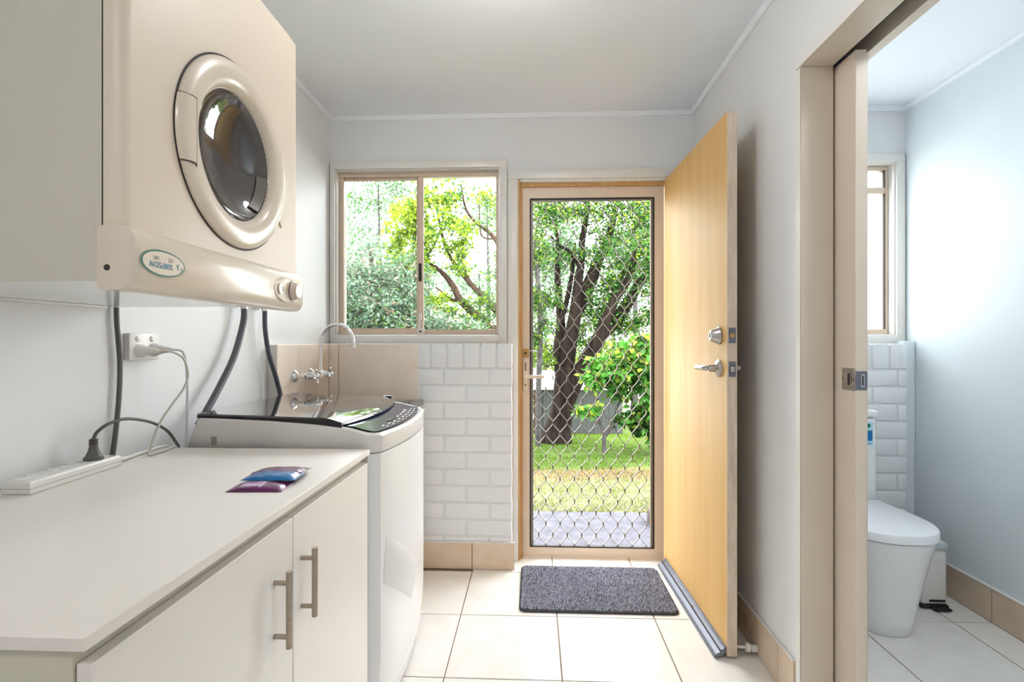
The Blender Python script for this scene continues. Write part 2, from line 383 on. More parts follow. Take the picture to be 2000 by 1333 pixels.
# ------------------------------------------------------------------ windows
def window(name, X0, X1, Z0, Z1, label, slide):
    w = thing(name, label, None, ((X0+X1)/2, YB, Z0), kind=S)
    yf = YB-0.015
    aw = 0.042
    al = min(aw, X0-XL-0.004) if slide else aw
    ar = aw if slide else min(aw, XW1-X1-0.004)
    a = B(); a.box(X0-al, X1+ar, yf, YB-0.0005, Z1, Z1+aw, 0.003, 2); obj('architrave_head', a, M_trimw, w)
    a = B(); a.box(X0-al, X0, yf, YB-0.0005, Z0-0.047, Z1, 0.002, 2); obj('architrave_side', a, M_trimw, w)
    a = B(); a.box(X1, X1+ar, yf, YB-0.0005, Z0-0.047, Z1, 0.002, 2); obj('architrave_side', a, M_trimw, w)
    a = B(); a.box(X0, X1, yf-0.004, YB-0.0005, Z0-0.047, Z0, 0.003, 2); obj('sill', a, M_trimw, w)
    # reveal lining
    a = B(); a.box(X0, X0+0.006, YB, 2.90, Z0, Z1); a.box(X1-0.006, X1, YB, 2.90, Z0, Z1); a.box(X0+0.006, X1-0.006, YB, 2.90, Z1-0.006, Z1); a.box(X0+0.006, X1-0.006, YB, 2.90, Z0, Z0+0.006)
    obj('reveal', a, M_trimw, w, smooth=False)
    x0, x1, z0, z1 = X0+0.006, X1-0.006, Z0+0.006, Z1-0.006
    ya, yb = 2.845, 2.89
    ft = 0.022
    for n_, q in (('frame_head', (x0, x1, z1-ft, z1)), ('frame_sill', (x0, x1, z0, z0+ft+0.004)), ('frame_stile', (x0, x0+ft, z0+ft, z1-ft)), ('frame_stile', (x1-ft+0.006, x1, z0+ft, z1-ft))):
        obj(n_, B().box(q[0], q[1], ya, yb, q[2], q[3], 0.0025, 1), M_alu, w)
    if slide:
        xm0, xm1 = -0.659, -0.617
        obj('meeting_stile', B().box(xm0, xm1-0.018, ya+0.018, ya+0.034, z0+ft, z1-ft, 0.002, 1), M_alu, w)
        ms = obj('meeting_stile', B().box(xm0+0.014, xm1, ya+0.002, ya+0.020, z0+ft, z1-ft, 0.002, 1), M_alu, w)
        obj('pull_grip', B().box(xm0+0.016, xm0+0.032, ya-0.006, ya+0.004, 1.535, 1.636, 0.003, 2), M_black, ms, label='black finger pull')
        obj('sash_rail', B().box(x0+ft, xm0, ya+0.018, ya+0.034, z1-ft-0.014, z1-ft, 0.002, 1), M_alu, w)
        obj('sash_rail', B().box(x0+ft, xm0, ya+0.018, ya+0.034, z0+ft, z0+ft+0.012, 0.002, 1), M_alu, w)
        obj('glass_pane', B().box(x0+ft-0.004, xm0+0.004, ya+0.026, ya+0.030, z0+ft, z1-ft), M_glass, w, smooth=False)
        obj('glass_pane', B().box(xm1-0.004, x1-ft+0.010, ya+0.010, ya+0.014, z0+ft, z1-ft), M_glass, w, smooth=False)
        lk = B(); lk.box(-0.640, -0.624, ya-0.016, ya+0.002, 1.318, 1.352, 0.004, 2); lk.tube([(-0.632, ya-0.014, 1.335), (-0.634, ya-0.018, 1.30), (-0.636, ya-0.016, 1.27)], 0.005, 8, 3)
        lk.box(-0.650, -0.606, ya-0.022, ya+0.002, 1.234, 1.268, 0.005, 2)
        l = obj('window_lock', lk, M_plasticw, w, label='white window latch')
        obj('lock_barrel', B().cyl((-0.628, ya-0.024, 1.253), (-0.628, ya-0.019, 1.253), 0.006), M_black, l)
    else:
        zt = 2.010
        obj('transom', B().box(x0+ft, x1-ft+0.006, ya, yb, zt-0.014, zt+0.020, 0.0025, 1), M_alu, w)
        obj('glass_pane', B().box(x0+ft-0.004, x1-ft+0.008, ya+0.02, ya+0.024, zt+0.016, z1-ft+0.004), M_glass, w, smooth=False)
        obj('frosted_pane', B().box(x0+ft-0.004, x1-ft+0.008, ya+0.02, ya+0.024, z0+ft-0.004, zt-0.010), M_frost, w, smooth=False)
        obj('gasket', B().box(x1-ft+0.001, x1-ft+0.005, ya-0.001, ya+0.012, z0+ft+0.004, zt-0.014), M_gasket, w, smooth=False)
        obj('gasket', B().box(x1-ft+0.001, x1-ft+0.005, ya-0.001, ya+0.012, zt+0.020, z1-ft), M_gasket, w, smooth=False)
    return w
window('window_1', WX0, WX1, WZ0, WZ1, 'sliding aluminium window over the laundry tub', True)
window('window_2', VX0, VX1, VZ0, VZ1, 'frosted aluminium window above the toilet', False)

# ------------------------------------------------------------------ back doorway: casing, timber door, screen door
d = thing('trim_7', 'white architrave and stained jamb of the back doorway', None, (0.32, YB, 0), kind=S)
obj('architrave_side', B().box(-0.1395, DX0, 2.785, YB-0.0005, 0.0, DZ1, 0.003, 2), M_trimw, d)
obj('architrave_side', B().box(DX1, 0.79, 2.785, YB-0.0005, 0.0, DZ1, 0.003, 2), M_trimw, d)
obj('architrave_head', B().box(-0.1395, 0.79, 2.785, YB-0.0005, DZ1, DZ1+0.05, 0.003, 2), M_trimw, d)
obj('jamb', B().box(DX0, DX0+0.010, YB-0.004, 2.94, 0.0, DZ1, 0.001, 1), M_jambwood, d)
obj('jamb', B().box(DX1-0.012, DX1, YB-0.004, 2.94, 0.0, DZ1, 0.001, 1), M_jambwood, d)
obj('jamb_head', B().box(DX0+0.010, DX1-0.012, YB-0.004, 2.94, DZ1-0.012, DZ1, 0.001, 1), M_trimw, d)
obj('door_stop_bead', B().box(DX0+0.010, DX0+0.0225, 2.826, 2.842, 0.0, DZ1-0.012), M_jambwood, d, smooth=False)
obj('door_stop_bead', B().box(DX0+0.0225, DX1-0.012, 2.826, 2.842, DZ1-0.030, DZ1-0.012), M_jambwood, d, smooth=False)
sl = obj('door_sill', B().box(DX0, DX1, 2.876, 2.96, -0.02, 0.012, 0.003, 1), M_alu, d)
for k in range(9): obj('sill_glint', B().box(0.02+0.07*k, 0.06+0.07*k, 2.93, 2.945, 0.0118, 0.0128), M_print, sl, smooth=False)  # white dashes paint the reflection along the sill track

# security screen door
sx0, sx1, sy0, sy1, sz0, sz1 = -0.066, 0.716, 2.845, 2.868, 0.006, 2.058
ox0, ox1, oz0, oz1 = -0.021, 0.664, 0.056, 1.992
sd = thing('door_2', 'closed beige security screen door with diamond grille', None, (0.32, 2.856, 0.0), kind=S)
def mitre(b, P): b.prism(P, lambda u, v: Vector((u, sy0, v)), lambda u, v: Vector((u, sy1, v)))
for n_, P in (('stile', [(sx0, sz0), (ox0, oz0), (ox0, oz1), (sx0, sz1)]), ('stile', [(sx1, sz0), (ox1, oz0), (ox1, oz1), (sx1, sz1)]),
              ('rail', [(sx0, sz1), (ox0, oz1), (ox1, oz1), (sx1, sz1)]), ('rail', [(sx0, sz0), (ox0, oz0), (ox1, oz0), (sx1, sz0)])):
    b = B(); e = 0.0006
    cx = sum(p[0] for p in P)/4; cz = sum(p[1] for p in P)/4
    mitre(b, P); o = obj(n_, b, M_aluscr, sd, smooth=False)
fr = B()
for q in ((ox0, ox0+0.007, oz0, oz1), (ox1-0.007, ox1, oz0, oz1), (ox0+0.007, ox1-0.007, oz1-0.007, oz1), (ox0+0.007, ox1-0.007, oz0, oz0+0.007)):
    fr.box(q[0], q[1], sy0-0.0015, sy1-0.004, q[2], q[3])
obj('gasket', fr, M_gasket, sd, smooth=False)
fr = B()
for q in ((ox0+0.007, ox0+0.020, oz0+0.007, oz1-0.007), (ox1-0.020, ox1-0.007, oz0+0.007, oz1-0.007), (ox0+0.02, ox1-0.02, oz1-0.016, oz1-0.007)):
    fr.box(q[0], q[1], sy0+0.006, sy1-0.004, q[2], q[3], 0.001, 1)
obj('grille_channel', fr, M_grille, sd)
# diamond grille: each zigzag strand is one piece
px, pz, lk_ = 0.0794, 0.1245, 0.018
nstr = int((ox1-ox0-0.02)/(px/2)) + 1
zs0 = oz0+0.004
def strand(i):
    xc = ox0 + 0.010 + px/4 + (px/2)*i
    pts = []; z = zs0; k = 0
    A = px/4 - 0.0012
    sgn = 1 if i % 2 else -1
    half = pz/2
    while z < oz1 + 0.03:
        s_ = sgn * (1 if k % 2 == 0 else -1)
        pts.append((xc + s_*A, z - lk_/2)); pts.append((xc + s_*A, z + lk_/2)); z += half; k += 1
    pts = [(x, min(max(zz, oz0+0.002), oz1-0.008)) for x, zz in pts]
    b = B(); th, dp = 0.0023, 0.0045
    rr = []
    for j, (x, zz) in enumerate(pts):
        rr.append([Vector((x-th, sy0+0.008, zz)), Vector((x+th, sy0+0.008, zz)), Vector((x+th, sy0+0.008+2*dp, zz)), Vector((x-th, sy0+0.008+2*dp, zz))])
    b.rings(rr)
    return b
for i in range(nstr):
    xc = ox0 + 0.010 + px/4 + (px/2)*i
    if xc + px/4 > ox1 - 0.004: break
    obj('grille_strand', strand(i), M_grille, sd, smooth=False)
lp = obj('lock_body', B().box(sx0+0.008, sx0+0.036, sy0-0.012, sy0, 0.925, 1.098, 0.004, 2), M_aluscr, sd)
obj('snib_plate', B().box(sx0+0.007, sx0+0.040, sy0-0.009, sy0, 1.112, 1.156, 0.002, 1), M_brass, sd, label='brass snib plate')
obj('keyhole', B().cyl((sx0+0.022, sy0-0.0105, 1.133), (sx0+0.022, sy0-0.008, 1.133), 0.007), M_black, lp)
obj('lock_cylinder', B().box(sx0+0.017, sx0+0.028, sy0-0.016, sy0-0.010, 1.035, 1.082, 0.005, 2), M_grille, lp)
obj('screw', B().cyl((sx0+0.022, sy0-0.0135, 0.957), (sx0+0.022, sy0-0.011, 0.957), 0.0045), M_gasket, lp)
lv = B(); lv.cyl((sx0+0.022, sy0, 1.003), (sx0+0.022, sy0-0.030, 1.003), 0.009); lv.box(sx0+0.014, sx0+0.125, sy0-0.040, sy0-0.028, 0.993, 1.013, 0.005, 2)
obj('lever', lv, M_aluscr, lp)
sn = B(); sn.tube([(sx0+0.036, sy0-0.006, 1.146), (sx0+0.07, sy0-0.016, 1.145), (sx0+0.085, sy0-0.014, 1.14)], 0.003, 8); obj('snib_arm', sn, M_satin, lp)

# open timber door (hinged at right, swung in against the right wall)
hx, hy = 0.703, 2.782
dl = 0.823; ang = math.atan2(1.958-2.782, 0.728-0.703)      # direction hinge -> free edge
dd = thing('door_1', 'honey-coloured timber door standing open against the right wall', None, (hx, hy, 0.0), kind=S)
dd.rotation_euler = (0, 0, ang + math.pi/2)
# local frame: door runs along -Y from the hinge, room face at x=0, thickness to +x; (world offset handled by parent)
def dobj(name, b, mat, parent=None, smooth=True, **k):
    par = parent or dd
    bmesh.ops.translate(b.bm, verts=b.bm.verts[:], vec=origin(par))
    return obj(name, b, mat, par, smooth, **k)
t_ = 0.0385
b = B(); b.box(0.0, t_, -dl, 0, 0.010, 2.066, 0.0015, 1)
leaf = dobj('leaf', b, [M_wooded, M_wood], smooth=False)
for p in leaf.data.polygons:
    if abs(p.normal.x) > 0.9: p.material_index = 1
b = B()  # bottom weather seal, stepped profile
prof = [(0.0, 0.045), (-0.006, 0.045), (-0.010, 0.038), (-0.022, 0.034), (-0.024, 0.026), (-0.040, 0.018), (-0.046, 0.006), (-0.040, 0.004), (-0.030, 0.010), (-0.012, 0.012), (-0.010, 0.022), (0.0, 0.022)]
b.prism(prof, lambda u, v: Vector((u, -dl+0.004, v)), lambda u, v: Vector((u, -0.03, v)))
ws = dobj('weather_seal', b, M_seal, smooth=False, label='blue-grey metal weather seal along the door foot')
dobj('seal_strip', B().box(-0.024, -0.0225, -dl+0.004, -0.03, 0.0262, 0.0345), M_gasket, ws, smooth=False)
dobj('screw', B().cyl((-0.020, -0.50, 0.034), (-0.019, -0.50, 0.037), 0.006), M_brass, ws)
yl = -(2.782-2.034)
def lockset():
    z = 1.221
    b = B(); b.lathe((0, yl, z), (-1, 0, 0), [(0.035, 0.0), (0.035, 0.005), (0.032, 0.008), (0.021, 0.034), (0.017, 0.037), (0.0, 0.037)], 28, cap0=True)
    db = dobj('deadbolt_cylinder', b, M_satin, ang=30)
    dobj('keyway', B().box(-0.0385, -0.0365, yl-0.002, yl+0.002, z-0.008, z+0.008), M_black, db, smooth=False)
    b = B(); b.lathe((t_, yl, z), (1, 0, 0), [(0.032, 0.0), (0.030, 0.006), (0.012, 0.008), (0.010, 0.022), (0.0, 0.022)], 24, cap0=True)
    b.box(t_+0.008, t_+0.026, yl-0.012, yl+0.012, z-0.018, z+0.018, 0.004, 2); dobj('deadbolt_outer', b, M_satin)
    z = 1.094
    b = B(); b.lathe((0, yl, z), (-1, 0, 0), [(0.035, 0.0), (0.034, 0.006), (0.026, 0.012), (0.015, 0.016), (0.013, 0.045), (0.0, 0.046)], 28, cap0=True)
    ro = dobj('handle_rose', b, M_satin)
    b = B(); b.tube([(-0.040, yl, z), (-0.050, yl+0.015, z), (-0.053, yl+0.045, z), (-0.053, yl+0.090, z), (-0.050, yl+0.112, z), (-0.047, yl+0.122, z)], [0.010, 0.0115, 0.011, 0.012, 0.010, 0.004], 14, 3)
    dobj('lever', b, M_satin, ro)
    b = B(); b.lathe((t_, yl, z), (1, 0, 0), [(0.033, 0.0), (0.030, 0.008), (0.013, 0.012), (0.012, 0.040), (0.0, 0.040)], 24, cap0=True)
    b.tube([(t_+0.036, yl, z), (t_+0.045, yl+0.02, z), (t_+0.045, yl+0.10, z)], [0.010, 0.010, 0.008], 12, 2); dobj('handle_outer', b, M_satin)
    for z, r in ((1.221, 'bolt'), (1.094, 'latch')):
        fp = dobj('latch_plate', B().box(0.006, t_-0.006, -dl-0.0012, -dl+0.0005, z-0.029, z+0.029), M_seal, smooth=False, label='small steel plate on the door edge')
        if r == 'bolt':
            dobj('bolt_tip', B().lathe((t_/2, -dl-0.001, z), (0, -1, 0), [(0.009, 0), (0.009, 0.003), (0.004, 0.004), (0.0, 0.002)], 16), M_brass, fp)
        else:
            dobj('latch_tongue', B().box(t_/2-0.008, t_/2+0.008, -dl-0.010, -dl, z-0.012, z+0.012, 0.005, 2), M_satin, fp)
lockset()
for z in (0.25, 1.05, 1.85): dobj('hinge', B().cyl((t_+0.006, 0.006, z-0.05), (t_+0.006, 0.006, z+0.05), 0.007), M_satin)
# door holder on the skirting
ds = thing('door_holder', 'small white door stop on the skirting behind the open timber door', 'door stop', (0.82, 1.985, 0.015))
b = B(); b.cyl((0.768, 1.985, 0.036), (0.852, 1.985, 0.030), 0.0055, n=12); obj('rod', b, M_plasticw, ds)
b = B(); b.lathe((0.804, 1.985, 0.034), (1, 0, -0.07), [(0.0, 0), (0.014, 0.001), (0.017, 0.006), (0.017, 0.016), (0.012, 0.021), (0.0, 0.022)], 18); obj('rubber_buffer', b, M_plasticw, ds)
b = B(); b.box(0.826, 0.8515, 1.976, 1.994, 0.018, 0.042, 0.004, 2); obj('mount', b, M_plasticw, ds)

# ------------------------------------------------------------------ sliding door and its jamb
j = thing('trim_8', 'cream painted jamb and head lining of the sliding doorway', None, (0.91, YJ, 0), kind=S)
obj('jamb_face', B().box(0.851, 0.9535, YJ, YJ+0.019, 0.0, 2.076, 0.0015, 1), M_jamb, j)
obj('jamb_inner', B().box(1.03, XW0+0.010, YJ, YJ+0.019, 0.0, 2.088, 0.0015, 1), M_jamb, j)
obj('architrave', B().box(0.850, XR-0.0003, YJ+0.0005, YJ+0.030, 0.0, 2.076, 0.002, 1), M_trimw, j)
obj('head_lining', B().box(0.851, 0.9535, YJ0, YJ+0.019, 2.076, 2.092, 0.0015, 1), M_jamb, j)
obj('architrave_head', B().box(0.850, XR-0.0003, YJ0, YJ+0.030, 2.0765, 2.110, 0.002, 1), M_trimw, j)
obj('head_lining', B().box(1.03, XW0+0.010, YJ0, YJ+0.019, 2.088, 2.104, 0.0015, 1), M_jamb, j)
obj('pelmet', B().box(1.026, 1.0315, YJ0, YJ+0.019, 2.088, 2.15), M_jamb, j, smooth=False)
obj('track', B().box(0.972, 1.005, YJ0, YJ+0.8, 2.120, 2.15), M_track, j, smooth=False)
obj('jamb_near', B().box(0.851, XW0+0.010, YJ0-0.019, YJ0, 0.0, 2.076), M_jamb, j, smooth=False)
sdr = thing('door_3', 'cream sliding cavity door mostly drawn back into the wall', None, (0.9765, 1.99, 0.006), kind=S)
obj('leaf', B().box(0.960, 0.993, 1.569, 2.41, 0.008, 2.071, 0.0015, 1), M_sdoor, sdr)
lk = obj('flush_pull', B().box(0.9582, 0.9602, 1.5695, 1.634, 1.050, 1.117, 0.0008, 1), M_satin, sdr, label='square steel flush pull')
b = B(); b.lathe((0.958, 1.600, 1.084), (-1, 0, 0), [(0.024, 0.0), (0.0235, 0.0015), (0.021, 0.0015), (0.019, 0.0003), (0.0, 0.0003)], 28); obj('pull_cup', b, M_satin, lk)
obj('snib', B().box(0.9560, 0.958, 1.597, 1.603, 1.066, 1.102, 0.001, 1), M_gasket, lk)
for z in (1.084,):
    for y in (1.577, 1.627): obj('screw', B().cyl((0.958, y, z), (0.9570, y, z), 0.003, n=10), M_gasket, lk)
ed = obj('edge_pull', B().box(0.9585, 0.9932, 1.5665, 1.5695, 1.054, 1.110, 0.0008, 1), M_seal, sdr, label='steel latch plate on the sliding door edge')
obj('latch_slot', B().box(0.973, 0.985, 1.5655, 1.5667, 1.062, 1.102), M_satin, ed, smooth=False)
obj('latch_hook', B().box(0.9775, 0.9805, 1.5648, 1.5657, 1.068, 1.096), M_black, ed, smooth=False)

# ------------------------------------------------------------------ ceiling lamp (seen in reflections) and two added fill lamps, all above the frame
def oyster(name, x, y, mat, r, label):  # unseen fill lamps, added to brighten the rooms
    l = thing(name, label, 'ceiling light', (x, y, H-0.09))
    obj('lamp_base', B().lathe((x, y, H-0.0005), (0, 0, -1), [(0.0, 0), (r+0.015, 0), (r+0.015, 0.022), (r, 0.026)], 40), M_trimw, l)
    obj('lamp_shade', B().lathe((x, y, H-0.026), (0, 0, -1), [(r, 0.0), (r*0.98, 0.015), (r*0.85, 0.035), (r*0.55, 0.052), (r*0.2, 0.06), (0.0, 0.061)], 40), mat, l)
pl = thing('ceiling_lamp_globe', 'white globe standing in for the laundry ceiling lamp, hung low to light the ceiling', 'ceiling light', (-0.10, 1.42, 2.19))
obj('ceiling_rose', B().lathe((-0.10, 1.42, H-0.0005), (0, 0, -1), [(0.0, 0), (0.05, 0), (0.05, 0.012), (0.02, 0.025), (0.0, 0.025)], 28), M_trimw, pl)
obj('stem', B().cyl((-0.10, 1.42, H-0.02), (-0.10, 1.42, 2.345), 0.010, n=12), M_trimw, pl)
obj('globe', B().lathe((-0.10, 1.42, 2.27), (0, 0, 1), [(0.085*math.sin(math.pi*k/16), -0.085*math.cos(math.pi*k/16)) for k in range(17)], 32), M_lamp, pl)  # room's ceiling lamp, given a hanging globe shape to brighten the ceiling
oyster('fill_light', -0.20, -0.75, M_fillrear, 0.16, 'round fill lamp added behind the camera to brighten surfaces facing it')
oyster('fill_light', 1.50, 1.00, M_fillwc, 0.12, 'round fill lamp added to brighten the toilet room')
# ------------------------------------------------------------------ clothes dryer (hung upside down on the left wall)
DXF, DYN, DYF, DZB, DZT = -0.625, 0.7525, 1.338, 1.2915, 1.995
CY, CZ = 1.057, 1.588
dr = thing('clothes_dryer', 'cream wall-hung clothes dryer mounted upside down over the bench', 'dryer', (-0.88, 1.045, DZB))
b = B(); b.box(XL+0.002, -0.657, DYN+0.0003, DYF-0.0003, DZB, DZT-0.0003)
b.bm.faces.ensure_lookup_table()
for f in list(b.bm.faces):
    if f.calc_center_median().x > -0.66: b.bm.faces.remove(f)
cabd = obj('cabinet', b, [M_creamshade, M_whiteun], dr, smooth=False, recalc=False)
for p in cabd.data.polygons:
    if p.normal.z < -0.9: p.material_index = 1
for (x, z) in ((-0.668, 1.378), (-0.665, 1.330)):
    obj('screw', B().cyl((x, DYN+0.001, z), (x, DYN+0.003, z), 0.0028, n=10), M_gasket, cabd)
# front panel with a round hole and rolled edges
N = 96
def rectpt(a, hy0, hy1, hz0, hz1):
    dy, dz = math.cos(a), math.sin(a); t = 1e9
    if dy > 1e-9: t = min(t, (hy1-CY)/dy)
    if dy < -1e-9: t = min(t, (hy0-CY)/dy)
    if dz > 1e-9: t = min(t, (hz1-CZ)/dz)
    if dz < -1e-9: t = min(t, (hz0-CZ)/dz)
    return CY + dy*t, CZ + dz*t
angs = [2*math.pi*k/N for k in range(N)]
for (yy, zz) in ((DYN, DZB), (DYF, DZB), (DYF, DZT), (DYN, DZT)):
    a = math.atan2(zz-CZ, yy-CY) % (2*math.pi)
    i = min(range(N), key=lambda k: abs(angs[k]-a)); angs[i] = a
angs.sort()
rr = [[Vector((DXF, CY+0.132*math.cos(a), CZ+0.132*math.sin(a))) for a in angs]]
R_ = 0.020
for ph in (0, 18, 36, 54, 72, 90):
    o_ = R_*(1-math.sin(math.radians(ph))); x = DXF - R_*(1-math.cos(math.radians(ph)))
    rr.append([Vector((x, *rectpt(a, DYN+o_, DYF-o_, DZB+o_, DZT-o_))) for a in angs])
rr.append([Vector((-0.6545, *rectpt(a, DYN, DYF, DZB, DZT))) for a in angs])
sb = B(); sb.rings([[Vector((xx, *rectpt(a, DYN+0.001, DYF-0.001, DZB+0.001, DZT-0.001))) for a in angs] for xx in (-0.6575, -0.6540)], False, False); obj('seam', sb, M_gasket, dr)  # dark strip paints the shade in the gap behind the front panel
b = B(); b.rings(rr, False, False); obj('front_panel', b, M_cream, dr, ang=50)
# door ring
c0 = (DXF, CY, CZ)
b = B(); b.lathe(c0, (1, 0, 0), [(0.1905, -0.001), (0.1905, 0.004), (0.188, 0.0085), (0.182, 0.0125), (0.170, 0.0150), (0.155, 0.0150), (0.145, 0.0125), (0.138, 0.007), (0.1335, 0.0), (0.131, -0.008)], 96)
ring = obj('door_ring', b, M_creamplastic, dr, ang=60)
b = B(); b.lathe(c0, (1, 0, 0), [(0.1945, 0.0004), (0.1945, 0.0012), (0.1900, 0.0012)], 96); obj('door_seal', b, M_gasket, dr)
b = B(); b.lathe(c0, (1, 0, 0), [(0.1325, -0.004), (0.129, -0.011), (0.113, -0.026), (0.090, -0.039), (0.060, -0.049), (0.030, -0.054), (0.0, -0.0555)], 72)
gl = obj('door_glass', b, M_darkglass, dr, ang=80)
# paler inner hinge shoe seen through the glass
b = B(); rr = []
for k in range(13):
    a = math.radians(-46 + 44*k/12)
    rr.append([Vector((DXF + h, CY + r*math.cos(a), CZ + r*math.sin(a))) for r, h in ((0.129, -0.0065), (0.113, -0.0225), (0.1125, -0.021), (0.128, -0.005))])
b.rings(rr); obj('hinge_shoe', b, M_smoke, gl)
# pull flap on the ring (left), hinge cover (right)
def ringpatch(a0, a1, prof, n=14):
    b = B(); rr = []
    for k in range(n+1):
        a = math.radians(a0 + (a1-a0)*k/n)
        rr.append([Vector((DXF+h, CY+r*math.cos(a), CZ+r*math.sin(a))) for r, h in prof])
    b.rings(rr); return b
# flap: vertical inner edge
b = B(); rr = []
for k in range(15):
    z = CZ - 0.066 + 0.116*k/14
    yo = CY - math.sqrt(max(0.1925**2 - (z-CZ)**2, 0))
    yi = CY - 0.156
    rr.append([Vector((DXF+0.002, yo, z)), Vector((DXF+0.0085, yo+0.002, z)), Vector((DXF+0.0145, yo+0.010, z)), Vector((DXF+0.0172, yi-0.008, z)), Vector((DXF+0.0166, yi, z)), Vector((DXF+0.006, yi, z))])
b.rings(rr); fl = obj('pull_flap', b, M_creamplastic, ring, ang=50)
gp = B()
gp.box(DXF+0.0135, DXF+0.0162, CY-0.1555, CY-0.1540, CZ-0.072, CZ+0.052)
obj('flap_gap', gp, M_gasket, ring, smooth=False)
for z in (CZ-0.0675, CZ+0.0510):
    b = B(); rr = []
    for k in range(9):
        t = k/8; yo = CY - math.sqrt(0.1925**2-(z-CZ)**2); y = yo + (CY-0.155-yo)*t
        x = DXF + 0.0035 + 0.0125*math.sin(math.pi/2*min(1, t*1.35))
        rr.append([Vector((x, y, z-0.0009)), Vector((x+0.0012, y, z-0.0009)), Vector((x+0.0012, y, z+0.0009)), Vector((x, y, z+0.0009))])
    b.rings(rr); obj('flap_gap', b, M_gasket, ring, smooth=False)
b = ringpatch(-30, 4, [(0.170, 0.0135), (0.192, 0.007), (0.214, 0.003), (0.216, 0.0), (0.180, 0.0)]); obj('hinge_cover', b, M_cream, ring, ang=50)
# control panel (below, because the machine is inverted)
prof = [(-0.661, 1.370), (-0.650, 1.377), (-0.628, 1.378), (-0.617, 1.373), (-0.610, 1.360), (-0.606, 1.340), (-0.605, 1.318), (-0.608, 1.298), (-0.616, 1.284), (-0.628, 1.2785), (-0.655, 1.2785), (-0.661, 1.284)]
b = B(); y0, y1 = DYN-0.004, DYF+0.002
secs = []
for y, s_ in ((y0, 0.0), (y0+0.003, 0.55), (y0+0.010, 0.86), (y0+0.022, 1.0), (y1-0.022, 1.0), (y1-0.010, 0.86), (y1-0.003, 0.55), (y1, 0.0)):
    sec = []
    for u, v in prof:
        lim = -0.640 + 0.035*s_
        sec.append(Vector((min(u, lim), y, v)))
    secs.append(sec)
b.rings(secs); cp = obj('control_panel', b, M_creamplastic, dr, ang=45)
obj('screw_hole', B().cyl((-0.645, y0-0.0006, 1.3115), (-0.645, y0+0.002, 1.3115), 0.0048, n=16), M_gasket, cp)
# knob in an oval dish
b = B(); b.lathe((-0.6062, 1.235, 1.325), (1, 0, 0.0), [(1.0, 0.0), (0.96, 0.0022), (0.90, 0.0012), (0.0, 0.0008)], 48)
for v in b.bm.verts: v.co.y = 1.235 + (v.co.y-1.235)*0.066; v.co.z = 1.325 + (v.co.z-1.325)*0.030
dish = obj('dial_surround', b, M_creamplastic, cp, ang=30)
obj('dial_ring', B().lathe((-0.606, 1.266, 1.325), (1, 0, 0), [(0.0255, 0.0), (0.0255, 0.0032), (0.022, 0.0032)], 36), M_smoke, cp)
b = B(); b.lathe((-0.606, 1.266, 1.325), (1, 0, 0), [(0.0235, 0.0), (0.0235, 0.004), (0.0215, 0.006), (0.020, 0.013), (0.016, 0.015), (0.0, 0.0155)], 36); kn = obj('timer_knob', b, pm('knob_plastic', (206, 188, 172), 0.2, var=0.05, scale=20, coat=0.5), cp, ang=35)
MATS['knobface'] = M_cream
b = B(); b.lathe((-0.606, 1.266, 1.325), (1, 0, 0), [(0.0175, 0.0145), (0.0165, 0.0162), (0.0, 0.0166)], 36); obj('knob_face', b, M_creamplastic, kn)
b = B(); b.lathe((-0.604, 1.200, 1.325), (1, 0, 0), [(0.012, 0.0), (0.012, 0.0018), (0.010, 0.0022), (0.0, 0.0022)], 24); bt = obj('start_button', b, M_creamplastic, cp, ang=30)
obj('button_mark', B().box(-0.6020, -0.6014, 1.206, 1.2075, 1.319, 1.331), M_gasket, bt, smooth=False)
# badge (printed upside down because the machine hangs inverted)
BX, BY, BZ = -0.6048, 0.813, 1.3265
def curvX(z): return -0.605 - 0.0035*((z-1.322)/0.03)**2
def badge_disc(ry, rz, lift, n=56):
    b = B(); rr = []
    for f_ in (1.0, 0.66, 0.33, 0.001):
        rr.append([Vector((curvX(BZ+rz*f_*math.sin(a))+lift, BY+ry*f_*math.cos(a), BZ+rz*f_*math.sin(a))) for a in [2*math.pi*k/n for k in range(n)]])
    b.rings(rr, False, False); return b
bd = obj('badge', badge_disc(0.050, 0.0215, 0.0012), M_green, cp, label='oval maker badge with a green rim')
obj('badge_face', badge_disc(0.0468, 0.0188, 0.0017), M_cream, bd)
def badge_text(txt, size, dy, dz, mat, sx=1.0):
    vs, fs = text_mesh(txt, size, 0.0, size*0.02)
    # text reads rotated by 180 degrees in the wall plane as seen from the room (+X side)
    b = B(); b.raw([Vector((curvX(BZ+dz-v.y)+0.0022, BY+dy-v.x*sx, BZ+dz-v.y)) for v in vs], fs)
    obj('badge_print', b, mat, bd, smooth=False, recalc=False)
badge_text('SIMPSON', 0.0132, -0.007, -0.0035, M_teal, 0.86)
badge_text('EZI', 0.0085, 0.016, 0.0075, M_greyprint)
badge_text('505', 0.0085, -0.018, 0.0075, M_greyprint)
b = B()
def crescent(cy, cz, r, a0, a1):
    n = 10; out = []
    for k in range(n+1):
        a = math.radians(a0+(a1-a0)*k/n); out.append((cy+r*math.cos(a), cz+r*math.sin(a)))
    for k in range(n, -1, -1):
        t = k/n; a = math.radians(a0+(a1-a0)*t); w = r*(0.45+0.5*abs(2*t-1)); out.append((cy+w*math.cos(a), cz+w*math.sin(a)))
    return out
for (cy, cz, a0, a1, m_) in ((BY+0.0345, BZ-0.0015, 60, 290, M_teal), (BY+0.0385, BZ-0.0062, -120, 110, M_green)):
    b = B(); pp = crescent(cy, cz, 0.0048, a0, a1)
    b.poly([Vector((curvX(z)+0.0024, y, z)) for y, z in pp]); obj('badge_print', b, m_, bd, smooth=False)
